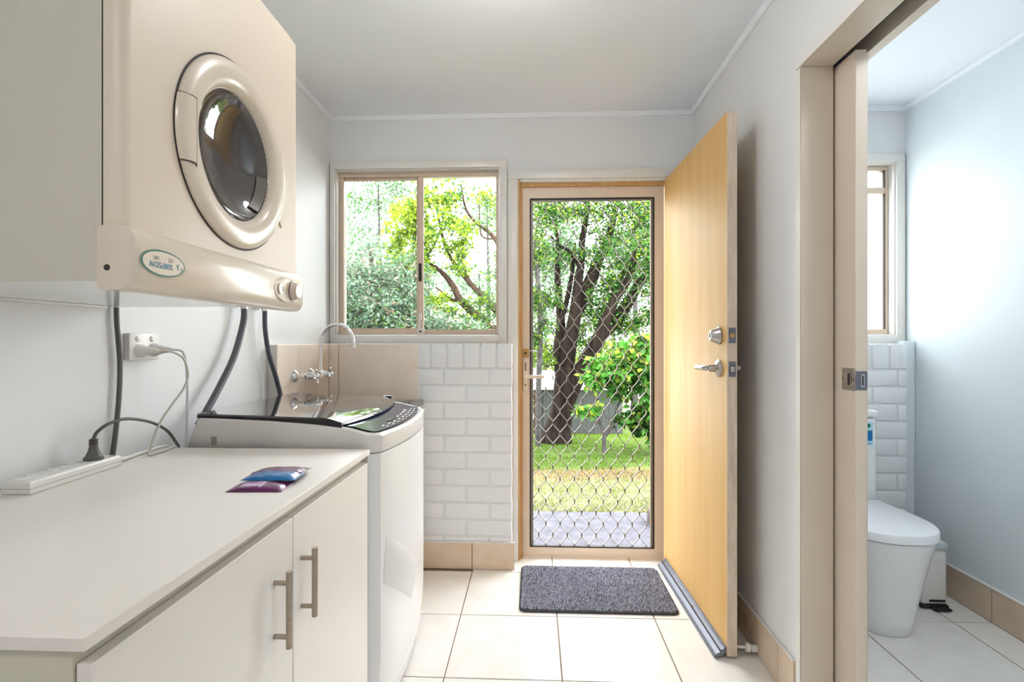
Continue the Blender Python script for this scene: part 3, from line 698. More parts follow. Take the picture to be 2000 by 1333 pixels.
obj('wall_bracket', B().box(XL+0.0005, XL+0.02, 0.80, 1.29, DZB-0.006, DZB-0.0005), M_trimw, dr, smooth=False)

# ------------------------------------------------------------------ bench: cabinet and worktop
WT, WY0, WY1, WXF = 0.88, 0.5315, 1.494, -0.483
obj('worktop', B().box(XL+0.001, WXF, WY0, WY1, WT-0.016, WT, 0.0012, 1), M_work, label='white laminate worktop on the low cabinet below the dryer', cat='worktop')
cb = thing('base_cabinet', 'white two-door base cabinet under the laminate worktop', 'cabinet', (-0.80, 1.02, 0.0))
b = B()
b.box(XL+0.004, -0.507, WY0+0.012, WY0+0.028, 0.0, WT-0.0165); obj('end_panel', b, M_cabside, cb, smooth=False)
b = B(); b.box(XL+0.004, -0.507, WY1-0.024, WY1-0.008, 0.0, WT-0.0165); obj('end_panel', b, M_cabside, cb, smooth=False)
obj('top_rail', B().box(-0.523, -0.507, WY0+0.028, WY1-0.024, WT-0.10, WT-0.0165), M_cabside, cb, smooth=False)
obj('back_panel', B().box(XL+0.004, XL+0.012, WY0+0.028, WY1-0.024, 0.10, WT-0.0165), M_cabside, cb, smooth=False)
obj('bottom_panel', B().box(XL+0.012, -0.507, WY0+0.028, WY1-0.024, 0.10, 0.116), M_cabside, cb, smooth=False)
obj('kickboard', B().box(-0.560, -0.545, WY0+0.028, WY1-0.024, 0.0, 0.10), M_cabside, cb, smooth=False)
for (ya, yb, hy_) in ((WY0+0.014, 1.0182, 0.945), (1.0208, WY1-0.008, 1.057)):
    dn = obj('door', B().box(-0.5055, -0.4875, ya, yb, 0.105, 0.842, 0.001, 1), M_cab, cb, smooth=False)
    b = B(); b.cyl((-0.459, hy_, 0.622), (-0.459, hy_, 0.766), 0.006, n=18)
    for z in (0.643, 0.744): b.cyl((-0.488, hy_, z), (-0.459, hy_, z), 0.0048, n=14)
    obj('handle', b, M_steel, dn, label='brushed nickel bar handle')

# ------------------------------------------------------------------ washing machine (top loader)
wm = thing('washing_machine', 'white top-loading washing machine with black glass lid', 'washing machine', (-0.76, 1.84, 0.0))
Ya, Yb2 = 1.520, 2.165
def bow(y):
    t = (y-Ya)/(Yb2-Ya); return -0.476 + 0.046*(4*t*(1-t))**0.75
def outline(inset=0.0, xb=-1.065, n=28, rc=0.022):
    pts = [(xb+inset, Yb2-inset), (xb+inset, Ya+inset)]
    pts.append((bow(Ya)-rc-inset, Ya+inset)); 
    for k in range(1, n):
        y = Ya + (Yb2-Ya)*k/n
        e = min(1.0, min(y-Ya, Yb2-y)/rc)
        x = bow(y) - inset - rc*(1-math.sqrt(max(0, 1-(1-e)**2)))
        pts.append((x, min(max(y, Ya+inset), Yb2-inset)))
    pts.append((bow(Yb2)-rc-inset, Yb2-inset))
    return pts
def ztop(x):
    xs_ = [(-1.07, 0.968), (-0.95, 0.966), (-0.80, 0.960), (-0.66, 0.950), (-0.56, 0.938), (-0.50, 0.922), (-0.42, 0.914)]
    for (a, za), (c, zc) in zip(xs_, xs_[1:]):
        if x <= c: return za + (zc-za)*max(0, (x-a))/(c-a)
    return 0.914
ol = outline()
def body_x(x, y, z):
    # the lower front draws in slightly towards the foot
    if x > -0.6 and z < 0.25: x -= 0.035*((0.25-z)/0.25)**2
    return x
rr = [[Vector((body_x(x, y, z), y, z)) for x, y in ol] for z in (0.018, 0.05, 0.10, 0.16, 0.22, 0.30, 0.50, 0.70, 0.858)]
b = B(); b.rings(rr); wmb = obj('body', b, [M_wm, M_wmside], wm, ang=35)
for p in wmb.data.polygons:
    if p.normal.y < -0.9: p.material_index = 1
for x, y in ((-1.02, 1.56), (-1.02, 2.12), (-0.54, 1.56), (-0.54, 2.12)): obj('foot', B().cyl((x, y, 0.0), (x, y, 0.018), 0.02), M_black, wm)
# top cover with a fall towards the front
# refine the long straight runs so the side follows the curve
def dens(pts, m=10):
    out = []
    for i, (x, y) in enumerate(pts):
        x2, y2 = pts[(i+1) % len(pts)]
        L = math.hypot(x2-x, y2-y); k = max(1, int(L/0.05))
        for q in range(k): out.append((x+(x2-x)*q/k, y+(y2-y)*q/k))
    return out
od = dens(outline(0.0, -1.065)); oi = dens(outline(0.012, -1.065))
def fit(p, n_):  # resample closed polyline to n_ points by arc length from its first point
    L = [0]; q = p + [p[0]]
    for a, c in zip(q, q[1:]): L.append(L[-1] + math.hypot(c[0]-a[0], c[1]-a[1]))
    out = []; i = 0
    for k in range(n_):
        s_ = L[-1]*k/n_
        while L[i+1] < s_: i += 1
        t = (s_-L[i])/max(1e-9, L[i+1]-L[i]); out.append((q[i][0]+(q[i+1][0]-q[i][0])*t, q[i][1]+(q[i+1][1]-q[i][1])*t))
    return out
NN = 140
od, oi = fit(outline(0.0), NN), fit(outline(0.010), NN)
def backslope(x, z): return x + max(0, (z-0.86))*0.35*min(1, max(0, (-0.90-x)/0.165))
rr = [[Vector((x, y, 0.8605)) for x, y in fit(outline(0.003), NN)], [Vector((x, y, 0.866)) for x, y in od],
      [Vector((backslope(x, ztop(x)), y, ztop(x)-0.006)) for x, y in od], [Vector((backslope(x, ztop(x))+0.0, y, ztop(x))) for x, y in oi]]
# inner deck
deck = fit(outline(0.022), NN)
rr.append([Vector((backslope(x, ztop(x)), y, ztop(x)-0.004)) for x, y in deck])
b = B(); b.rings(rr, True, False)
# deck fill as a strip grid over X
obj('top_cover', b, M_wmtop, wm, ang=40)
b = B(); nx_ = 24; ny_ = 2
x0_, x1_ = -1.02, -0.455
for i in range(nx_):
    xa = x0_+(x1_-x0_)*i/nx_; xb_ = x0_+(x1_-x0_)*(i+1)/nx_
    b.poly([Vector((xa, Ya+0.02, ztop(xa)-0.006)), Vector((xb_, Ya+0.02, ztop(xb_)-0.006)), Vector((xb_, Yb2-0.02, ztop(xb_)-0.006)), Vector((xa, Yb2-0.02, ztop(xa)-0.006))])
obj('deck', b, M_wmtop, wm)
# control panel strip: between lid front and front rim
def lidfront(y):
    t = (y-Ya)/(Yb2-Ya); return -0.590 + 0.036*(4*t*(1-t))
b = B(); n = 30; top = []; bot = []
ys_ = [Ya+0.030+(Yb2-Ya-0.060)*k/n for k in range(n+1)]
A_ = []; C_ = []
for y in ys_:
    A_.append(Vector((lidfront(y)-0.03, y, ztop(lidfront(y)-0.03)+0.001))); C_.append(Vector((bow(y)-0.022, y, ztop(bow(y)-0.022)+0.0012)))
rows = []
for y, a, c in zip(ys_, A_, C_):
    rows.append([Vector((a.x+(c.x-a.x)*t, y, ztop(a.x+(c.x-a.x)*t)+0.0012)) for t in (0, 0.25, 0.5, 0.75, 1.0)])
b.rings(rows, False, False, closed=False); cpn = obj('control_panel', b, M_panel, wm, ang=40, recalc=True)
if cpn.data.polygons[0].normal.z < 0: cpn.data.flip_normals()
def pmark(y, u, w, d_):
    x = lidfront(y)+0.018+u*(bow(y)-0.030-lidfront(y)-0.018)
    b = B(); b.box(x-d_/2, x+d_/2, y-w/2, y+w/2, ztop(x)+0.0005, ztop(x)+0.0024); return b
for k in range(9): obj('panel_print', pmark(1.66+0.052*k, 0.72, 0.020, 0.005), M_print, cpn, smooth=False)
for k in range(9): obj('panel_print', pmark(1.66+0.052*k, 0.90, 0.028, 0.002), M_print, cpn, smooth=False)
for k in range(4): obj('panel_print', pmark(1.86+0.05*k, 0.46, 0.022, 0.010), M_print, cpn, smooth=False)
obj('display_window', pmark(1.78, 0.40, 0.085, 0.026), M_blackglass, cpn, smooth=False)
# glass lid: slab with bowed front and a downturned glossy lip
ld = []
def lidz(x): return 0.9765 - 0.012*max(0, (x+1.03))/0.44
b = B(); n = 26; t0 = 0.016
yls = [Ya+0.012+(Yb2-Ya-0.024)*k/n for k in range(n+1)]
secs = []
for y in yls:
    xf = lidfront(y)
    secs.append([Vector((-1.030, y, lidz(-1.03)-t0)), Vector((-1.032, y, lidz(-1.03))), Vector((-0.82, y, lidz(-0.82))), Vector((xf-0.045, y, lidz(xf-0.045)))] +
                [Vector((xf-0.012, y, lidz(xf)-0.007)), Vector((xf+0.004, y, lidz(xf)-0.0155)), Vector((xf+0.002, y, lidz(xf)-0.020)), Vector((xf-0.05, y, lidz(xf)-0.018))])
b.rings(secs); lid = obj('lid', b, M_blackglass, wm, ang=18)
b = B(); rr = []
for k in range(13):
    x = -1.028 + (0.448)*k/12; zt = lidz(x)-0.0015 if k < 12 else lidz(x)-0.012; zb = ztop(x)-0.003
    rr.append([Vector((x, Ya+0.004, zb)), Vector((x, Ya+0.004, zt-0.002)), Vector((x, Ya+0.007, zt)), Vector((x, Ya+0.0135, zt)), Vector((x, Ya+0.0135, zb))])
b.rings(rr); obj('lid_edge', b, M_blackpl, lid)
rr = []
for y in yls:
    xf = lidfront(y); z = lidz(xf)-0.0185
    rr.append([Vector((xf+0.0035, y, z)), Vector((xf+0.0060, y, z+0.0012)), Vector((xf+0.0060, y, z-0.0015)), Vector((xf+0.0035, y, z-0.002))])
b = B(); b.rings(rr); obj('lid_trim', b, M_chrome, lid)
for y in (Ya+0.03, Yb2-0.03): obj('lid_hinge', B().box(-1.034, -1.000, y-0.018, y+0.018, 0.958, 0.9775, 0.006, 2), M_blackpl, lid)
obj('lid_bumper', B().box(-0.640, -0.600, Yb2-0.016, Yb2-0.006, 0.950, 0.968, 0.004, 2), M_blackpl, lid)
# rating label on the near side, embossed swoosh on the front
rl = obj('rating_label', B().box(-0.981, -0.964, Ya-0.0008, Ya+0.0005, 0.884, 0.909), M_greyprint, wm, smooth=False)
def front_patch(poly, lift, name, mat):
    b = B(); n = 10; rows = []
    (y00, z00), (y10, z10), (y11, z11), (y01, z01) = poly
    for i in range(n+1):
        row = []
        for k_ in range(n+1):
            u, v = i/n, k_/n
            y = (y00*(1-u)+y10*u)*(1-v) + (y01*(1-u)+y11*u)*v; z = (z00*(1-u)+z10*u)*(1-v) + (z01*(1-u)+z11*u)*v
            e = min(1.0, min(u, 1-u, v, 1-v)*6)
            row.append(Vector((body_x(bow(y), y, z) + 0.0004 + lift*math.sin(e*math.pi/2), y, z)))
        rows.append(row)
    b.rings(rows, False, False, closed=False); return obj(name, b, mat, wm, ang=60)
front_patch([(1.575, 0.60), (1.875, 0.395), (1.80, 0.285), (1.555, 0.455)], 0.004, 'embossed_panel', M_wmside)
front_patch([(1.60, 0.105), (2.10, 0.105), (2.10, 0.098), (1.60, 0.098)], 0.003, 'embossed_line', M_wmside)

# ------------------------------------------------------------------ laundry tub and tap
tb = thing('laundry_tub', 'steel-topped laundry tub in the corner behind the washing machine', 'laundry tub', (-0.83, 2.44, 0.0))
obj('cabinet', B().box(SPX+0.003, -0.592, 2.205, 2.672, 0.0, 0.862), M_cab, tb, smooth=False)
b = B(); b.box(SPX+0.002, -0.578, 2.195, 2.674, 0.862, 0.876, 0.004, 1)
b.box(SPX+0.002, -1.05, 2.195, 2.674, 0.876, 0.892, 0.003, 1); b.box(-0.615, -0.578, 2.195, 2.674, 0.876, 0.892, 0.003, 1); b.box(-1.05, -0.615, 2.195, 2.235, 0.876, 0.892, 0.003, 1); b.box(-1.05, -0.615, 2.634, 2.674, 0.876, 0.892, 0.003, 1)
obj('sink_top', b, M_satin, tb)
tp = thing('wall_tap_set', 'chrome wall-mounted tap set with gooseneck spout above the laundry tub', 'tap', (SPX, 2.365, 1.03))
ZT = 1.040
def tapbody(y):
    b = B(); b.lathe((SPX+0.0003, y, ZT), (1, 0, 0), [(0.0, 0), (0.027, 0.0), (0.027, 0.004), (0.018, 0.014), (0.012, 0.018), (0.012, 0.05), (0.016, 0.052), (0.016, 0.072), (0.011, 0.078), (0.009, 0.100), (0.0, 0.101)], 24)
    o = obj('tap_body', b, M_chrome, tp)
    b = B(); hx_ = SPX+0.104
    b.lathe((hx_, y, ZT), (1, 0, 0), [(0.0, -0.008), (0.010, -0.008), (0.011, 0.006), (0.006, 0.012), (0.0, 0.012)], 18)
    for a in (20, 110, 200, 290):
        dy, dz = math.cos(math.radians(a)), math.sin(math.radians(a))
        b.tube([(hx_, y+dy*0.006, ZT+dz*0.006), (hx_, y+dy*0.020, ZT+dz*0.020), (hx_, y+dy*0.031, ZT+dz*0.031), (hx_, y+dy*0.034, ZT+dz*0.034)], [0.0045, 0.0045, 0.0062, 0.003], 10)
    obj('cross_handle', b, M_chrome, o)
tapbody(2.285); tapbody(2.45)
b = B(); b.cyl((SPX+0.040, 2.285, ZT), (SPX+0.040, 2.45, ZT), 0.010, n=16); b.lathe((SPX+0.088, 2.365, ZT-0.012), (0, 0, 1), [(0.0, 0), (0.014, 0), (0.015, 0.01), (0.015, 0.03), (0.010, 0.036), (0.0, 0.036)], 20); b.cyl((SPX+0.040, 2.365, ZT), (SPX+0.088, 2.365, ZT), 0.010, n=14)
obj('breech', b, M_chrome, tp)
sx_ = SPX+0.088; pts = [(sx_, 2.365, ZT+0.01), (sx_, 2.365, ZT+0.14)]
for k in range(1, 12):
    a = math.pi - math.pi*k/11; pts.append((sx_+0.078+0.078*math.cos(a), 2.365, ZT+0.152+0.085*math.sin(a)))
pts.append((sx_+0.158, 2.365, ZT+0.128))
b = B(); b.tube(pts, 0.0085, 14, 2); obj('spout', b, M_chrome, tp)

# stop taps and inlet hoses on the wall behind the dryer
for (y, nm) in ((1.895, 'steel stop tap above the longer grey hose'), (2.045, 'steel stop tap above the shorter grey hose by the splash tiles')):
    t = thing('stop_tap', nm, 'tap', (XL+0.03, y, 1.33), group='washing machine stop taps')
    b = B(); b.lathe((XL+0.0005, y, 1.352), (1, 0, 0), [(0.0, 0), (0.026, 0), (0.025, 0.005), (0.012, 0.010), (0.012, 0.05), (0.0, 0.05)], 24); obj('flange', b, M_chrome, t)
    b = B(); b.cyl((XL+0.035, y, 1.352), (XL+0.035, y, 1.322), 0.012, 0.013, n=16); obj('outlet', b, M_chrome, t)
b = B(); b.tube([(XL+0.035, 1.895, 1.325), (XL+0.036, 1.888, 1.27), (XL+0.04, 1.825, 1.15), (XL+0.045, 1.735, 1.05), (XL+0.05, 1.645, 0.965), (XL+0.050, 1.61, 0.93)], 0.0115, 14, 6)
obj('inlet_hose', b, M_hose, label='grey rubber hose slanting down to the near end of the washing machine', cat='hose', group='washing machine hoses')
b = B(); b.tube([(XL+0.035, 2.045, 1.325), (XL+0.036, 2.045, 1.25), (XL+0.042, 2.062, 1.15), (XL+0.052, 2.095, 1.06), (XL+0.062, 2.118, 0.975), (XL+0.066, 2.112, 0.93)], 0.0095, 14, 6)
obj('inlet_hose', b, M_hose, label='thinner grey hose dropping beside the splash tiles', cat='hose', group='washing machine hoses')

# ------------------------------------------------------------------ power point, plugs, cords
so = thing('power_outlet', 'white double power outlet on the wall below the dryer', 'power outlet', (XL, 1.425, 1.148))
obj('mounting_block', B().box(XL+0.0005, -1.120, 1.366, 1.480, 1.146, 1.222, 0.002, 1), M_plasticw, so)
pl_ = obj('face_plate', B().box(-1.120, -1.113, 1.366, 1.480, 1.146, 1.222, 0.003, 2), M_plasticw, so)
for y in (1.396, 1.450): obj('rocker_switch', B().lathe((-1.113, y, 1.206), (1, 0, 0), [(0.009, 0), (0.009, 0.0015), (0.006, 0.0035), (0.0, 0.0035)], 18), M_plasticw, pl_)
def plug(name, y, z, mat, label, r=0.019):
    b = B(); b.lathe((-1.1128, y, z), (1, 0, 0), [(0.0, 0), (r, 0.0), (r, 0.006), (r*0.78, 0.012), (r*0.55, 0.024), (r*0.42, 0.036), (0.005, 0.042), (0.0, 0.042)], 20)
    for v in b.bm.verts: v.co.y += max(0, v.co.x+1.1128)*0.55
    return b
def cord(name, pts, r, mat, parent, sm=6):
    b = B(); b.tube(pts, r, 10, sm); return obj(name, b, mat, parent)
pa = thing('power_lead', 'warm white lead plugged into the nearer socket, curving down onto the worktop', 'power lead', (-1.09, 1.398, 1.15), group='leads from the wall outlet')
obj('plug', plug('', 1.398, 1.172, M_plasticw, ''), M_plasticw, pa)
cord('cord', [(-1.0715, 1.421, 1.172), (-1.055, 1.445, 1.170), (-1.038, 1.475, 1.150), (-1.030, 1.486, 1.105), (-1.036, 1.478, 1.062), (-1.05, 1.446, 1.015), (-1.064, 1.418, 0.968), (-1.070, 1.390, 0.905), (-1.068, 1.380, 0.8845), (-1.062, 1.396, 0.8838), (-1.064, 1.44, 0.8838), (-1.072, 1.485, 0.8838), (-1.073, 1.503, 0.870), (-1.073, 1.506, 0.80)], 0.0032, M_cordg, pa)
pa = thing('power_lead', 'pale lilac lead plugged into the farther socket, dropping behind the worktop edge', 'power lead', (-1.09, 1.452, 1.15), group='leads from the wall outlet')
obj('plug', plug('', 1.452, 1.174, M_plugclear, ''), M_plugclear, pa)
cord('cord', [(-1.0715, 1.476, 1.174), (-1.05, 1.490, 1.168), (-1.046, 1.500, 1.130), (-1.046, 1.506, 1.06), (-1.048, 1.5075, 0.98), (-1.050, 1.5075, 0.90), (-1.050, 1.5075, 0.78)], 0.0036, M_cordl, pa)
cord('power_cord', [(XL+0.012, 1.328, 1.2905), (XL+0.012, 1.330, 1.24), (XL+0.013, 1.338, 1.15), (XL+0.013, 1.336, 1.06), (XL+0.012, 1.326, 0.96), (XL+0.008, 1.318, 0.8845)], 0.0062, M_cordd, dr).__setitem__('label', 'thick dark grey cord hanging down the wall')
# power board
pb = thing('power_board', 'white power board lying along the wall on the worktop', 'power board', (-1.075, 1.14, WT))
rotb = math.atan2(-0.030, 0.25)
def pbx(s_, w): return (-1.040 - 0.115*(s_) + w, 1.018 + s_)
b = B(); w0 = 0.064; L = 0.255
P = [(-1.042, 1.018), (-1.058, 1.018+L), (-1.058-w0+0.012, 1.018+L), (-1.042-w0, 1.018)]
def boardring(inset, z): 
    cx = sum(p[0] for p in P)/4; cy = sum(p[1] for p in P)/4
    out = []
    for x, y in P: out.append(Vector((x+inset*(1 if x < cx else -1), y+inset*(1 if y < cy else -1), z)))
    return out
b.rings([boardring(0.002, WT+0.0002), boardring(0.0, WT+0.003), boardring(0.0, WT+0.0225), boardring(0.004, WT+0.027)])
pbb = obj('board_body', b, M_plasticw, pb, ang=25)
obj('seam', B().rings([boardring(-0.0003, WT+0.0118), boardring(-0.0003, WT+0.0128)]), M_greyprint, pbb, smooth=False)
for k in range(4):
    y = 1.045 + 0.052*k; x = -1.040 - 0.062*(y-1.018) - 0.034
    so_ = obj('socket', B().lathe((x, y, WT+0.0268), (0, 0, 1), [(0.019, 0), (0.019, 0.0012), (0.0, 0.0012)], 20), M_plasticw, pbb)
    obj('switch', B().box(x-0.022, x-0.014, y+0.012, y+0.026, WT+0.0265, WT+0.031, 0.001, 1), M_plasticw, pbb)
b = B(); b.tube([(-1.083, 1.272, WT+0.012), (-1.086, 1.30, WT+0.008), (-1.092, 1.345, WT+0.006)], [0.008, 0.006, 0.0042], 10, 3); obj('strain_relief', b, M_plasticw, pb)
cord('lead', [(-1.091, 1.340, WT+0.0055), (-1.10, 1.38, WT+0.0050), (-1.105, 1.43, WT+0.0050), (-1.106, 1.488, WT+0.0050), (-1.106, 1.506, WT-0.01), (-1.106, 1.507, WT-0.09)], 0.0042, M_plasticw, pb)
# dark plug in the board
gx, gy = -1.082, 1.216
b = B(); b.lathe((gx, gy, WT+0.0282), (0, 0, 1), [(0.0, 0), (0.0205, 0.0), (0.0205, 0.006), (0.017, 0.009), (0.011, 0.022), (0.0085, 0.036), (0.0075, 0.050), (0.0045, 0.053), (0.0, 0.053)], 22)
pa = thing('power_lead', 'dark grey lead plugged into the power board and arching over the worktop', 'power lead', (gx, gy, WT+0.0282))
dpg = obj('plug', b, M_cordd, pa)
b = B()
for z in (0.038, 0.043, 0.048): b.lathe((gx, gy, WT+0.0282+z), (0, 0, 1), [(0.0092, -0.0012), (0.0098, 0), (0.0092, 0.0012)], 16)
obj('grip_rings', b, M_gasket, dpg)
cord('cord', [(gx, gy, WT+0.078), (gx+0.003, gy+0.008, WT+0.095), (gx+0.012, gy+0.035, WT+0.112), (gx+0.014, gy+0.09, WT+0.115), (gx+0.012, gy+0.17, WT+0.094), (gx+0.011, gy+0.235, WT+0.060), (gx+0.010, gy+0.275, WT+0.018), (gx+0.010, 1.5075, WT-0.012), (gx+0.010, 1.5075, WT-0.08)], 0.0042, M_cordd, pa)

# ------------------------------------------------------------------ sachets on the worktop
def sachet(name, cx, cy, w, d_, h, rz, z0, mat, label, tilt=(0, 0)):
    b = B(); nu, nv = 22, 14; top = []; bot = []
    for i in range(nu+1):
        rt, rb_ = [], []
        for k in range(nv+1):
            u, v = i/nu*2-1, k/nv*2-1
            f = max(0, 1-abs(u)**3.2)**0.8 * max(0, 1-abs(v)**2.6)**0.7
            cr = 0.0006*math.sin(u*26)*(1 if abs(v) > 0.8 else 0.3) + 0.0007*math.sin(v*9+u*7)*f
            x, y = u*w/2*(1-0.03*f), v*d_/2
            zb = z0 + tilt[0]*u + tilt[1]*v
            ca, sa = math.cos(rz), math.sin(rz)
            X, Y = cx + x*ca - y*sa, cy + x*sa + y*ca
            rt.append(Vector((X, Y, zb+0.0012+h*f+cr))); rb_.append(Vector((X, Y, zb+0.0002)))
        top.append(rt); bot.append(rb_)
    secs = [t + list(reversed(q)) for t, q in zip(top, bot)]
    b.rings(secs); o = obj(name, b, mat, label=label, cat='sachet', ang=70)
    return o
s1 = sachet('foil_sachet', -0.594, 1.098, 0.118, 0.082, 0.009, 0.05, WT+0.0003, [M_purple, M_lilac], 'purple foil sachet at the bottom front of the small pile')
for p in s1.data.polygons:
    c = p.center
    if p.normal.z > 0.3 and -0.038 < c.x < 0.012 and -0.026 < c.y < 0.012: p.material_index = 1
sachet('foil_sachet', -0.590, 1.142, 0.118, 0.070, 0.009, 0.06, WT+0.0112, M_bluef, 'bright blue foil sachet in the middle of the small pile')
sachet('foil_sachet', -0.594, 1.186, 0.112, 0.070, 0.007, 0.08, WT+0.0125, [M_purple, M_lilac], 'purple foil sachet at the back of the small pile', (0, -0.003))

# ------------------------------------------------------------------ door mat
mt = thing('door_mat', 'dark grey tufted door mat in front of the screen door', 'mat', (0.288, 2.485, 0.001))
mx0, mx1, my0, my1 = -0.064, 0.641, 2.262, 2.712
def rrect(x0, x1, y0, y1, r, n=6):
    pts = []
    for (cx, cy, a0) in ((x1-r, y1-r, 0), (x0+r, y1-r, 90), (x0+r, y0+r, 180), (x1-r, y0+r, 270)):
        for k in range(n+1):
            a = math.radians(a0 + 90*k/n); pts.append((cx+r*math.cos(a), cy+r*math.sin(a)))
    return pts
def rr3(i, z): return [Vector((x, y, z)) for x, y in rrect(mx0+i, mx1-i, my0+i, my1-i, 0.03-i*0.5)]
obj('backing', B().rings([rr3(0.001, 0.001), rr3(0.0, 0.003), rr3(0.0, 0.008), rr3(0.004, 0.0105)]), M_matbase, mt)
rnd = random.Random(3); vs, fs, ms = [], [], []
for k in range(40000):
    x = rnd.uniform(mx0+0.008, mx1-0.008); y = rnd.uniform(my0+0.008, my1-0.008)
    cxr = min(max(x, mx0+0.03), mx1-0.03); cyr = min(max(y, my0+0.03), my1-0.03)
    if math.hypot(x-cxr, y-cyr) > 0.023: continue
    h = rnd.uniform(0.006, 0.011); a = rnd.uniform(0, 6.28); r = rnd.uniform(0.0014, 0.0024); lx, ly = rnd.uniform(-0.003, 0.003), rnd.uniform(-0.003, 0.003)
    i0 = len(vs)
    for q in range(3): vs.append((x+r*math.cos(a+q*2.094), y+r*math.sin(a+q*2.094), 0.0095))
    vs.append((x+lx, y+ly, 0.0095+h))
    mi = rnd.choice((0, 0, 1, 1, 2))
    for q in range(3): fs.append((i0+q, i0+(q+1) % 3, i0+3)); ms.append(mi)
b = B(); b.raw(vs, fs, ms); obj('pile', b, M_tuft, mt, smooth=False, kind='stuff', recalc=False)

# ------------------------------------------------------------------ toilet
tl = thing('toilet', 'white close-coupled toilet with closed lid by the white bricks', 'toilet', (1.47, 2.40, 0.0))
TX = 1.47
def dshape(hw, yf, yb_, n=24, sq=2.4, taper=0.0):
    """D outline: rounded front at yf, straight back at yb_"""
    pts = []; d0 = min(hw*1.25, 0.26)
    for k in range(n+1):
        a = math.pi*k/n; c, s_ = math.cos(a), math.sin(a)
        pts.append((TX + hw*math.copysign(abs(c)**(2/sq), c), yf + d0 - d0*abs(s_)**(2/sq)))
    pts.append((TX-hw*(1-taper), yb_)); pts.append((TX+hw*(1-taper), yb_))
    return pts
lv_ = [(0.0, 0.104, 2.135, 2.62), (0.004, 0.107, 2.130, 2.62), (0.06, 0.117, 2.122, 2.62), (0.15, 0.134, 2.106, 2.63), (0.25, 0.154, 2.086, 2.65), (0.32, 0.168, 2.070, 2.67), (0.37, 0.179, 2.057, 2.683), (0.395, 0.183, 2.052, 2.684), (0.402, 0.182, 2.053, 2.684)]
b = B(); b.rings([[Vector((x, y, z)) for x, y in dshape(hw, yf, yb_)] for z, hw, yf, yb_ in lv_]); obj('pan', b, M_china, tl, ang=50)
b = B(); b.rings([[Vector((x, y, z)) for x, y in dshape(hw, yf, 2.495, taper=0.1)] for z, hw, yf in ((0.402, 0.178, 2.058), (0.4055, 0.178, 2.058))]); obj('seat_gap', b, M_greyprint, tl)
b = B(); b.rings([[Vector((x, y, z)) for x, y in dshape(hw, yf, 2.50, taper=0.1)] for z, hw, yf in ((0.4055, 0.187, 2.048), (0.410, 0.192, 2.041), (0.436, 0.192, 2.041), (0.442, 0.189, 2.045), (0.4445, 0.182, 2.053))]); obj('lid', b, M_seat, tl, ang=35)
ci = obj('cistern', B().box(TX-0.175, TX+0.175, 2.52, 2.684, 0.403, 0.832, 0.018, 4), M_china, tl)
obj('cistern_lid', B().box(TX-0.181, TX+0.181, 2.513, 2.684, 0.834, 0.868, 0.010, 3), M_china, tl)
obj('flush_button', B().lathe((TX, 2.60, 0.868), (0, 0, 1), [(0.028, 0), (0.027, 0.004), (0.0, 0.005)], 24), M_chrome, tl)
st = obj('water_rating_sticker', B().box(1.560, 1.622, 2.5188, 2.5202, 0.700, 0.812), M_cyan, ci, smooth=False, label='blue and white water rating sticker')
obj('sticker_panel', B().box(1.562, 1.619, 2.5182, 2.5189, 0.722, 0.770), M_blue, st, smooth=False)
obj('sticker_panel', B().box(1.562, 1.619, 2.5181, 2.5189, 0.761, 0.772), M_teal, st, smooth=False)
obj('sticker_print', B().lathe((1.602, 2.5190, 0.795), (0, -1, 0), [(0.009, 0), (0.009, 0.0008), (0.0, 0.0008)], 14), M_green, st, smooth=False)
obj('sticker_print', B().box(1.594, 1.612, 2.5182, 2.5190, 0.708, 0.712), M_teal, st, smooth=False)

# pedal bin
pbn = thing('pedal_bin', 'slim white pedal bin between the toilet and the wall', 'bin', (1.80, 2.46, 0.0))
b = B(); b.box(1.742, 1.852, 2.372, 2.60, 0.016, 0.272, 0.012, 3); obj('bin_body', b, M_plasticw, pbn)
b = B(); b.box(1.738, 1.856, 2.366, 2.604, 0.0, 0.018, 0.006, 2); obj('bin_base', b, M_black, pbn)
b = B(); b.box(1.774, 1.846, 2.335, 2.375, 0.006, 0.014, 0.003, 2); obj('pedal', b, M_black, pbn)
b = B(); b.box(1.772, 1.842, 2.3695, 2.3730, 0.030, 0.040, 0.001, 1); obj('pedal_slot', b, M_black, pbn)
b = B(); rr = []
rnd = random.Random(5); pts0 = rrect(1.742, 1.852, 2.372, 2.60, 0.012, 5)
for z, o_ in ((0.268, 0.002), (0.262, 0.004), (0.268, 0.008), (0.280, 0.006), (0.290, 0.003), (0.294, -0.004)):
    rr.append([Vector((x + (o_+rnd.uniform(-0.002, 0.002))*(1 if x > 1.797 else -1), y + (o_+rnd.uniform(-0.002, 0.002))*(1 if y > 2.486 else -1), z+rnd.uniform(-0.003, 0.003))) for x, y in pts0])
b.rings(rr, False, False); obj('bin_liner', b, pm('clear_liner', (222, 232, 236), 0.2, var=0.04, scale=30, trans=0.4), pbn, ang=80)
b = B(); b.box(1.745, 1.849, 2.375, 2.597, 0.280, 0.298, 0.008, 3); obj('bin_lid', b, M_plasticw, pbn)

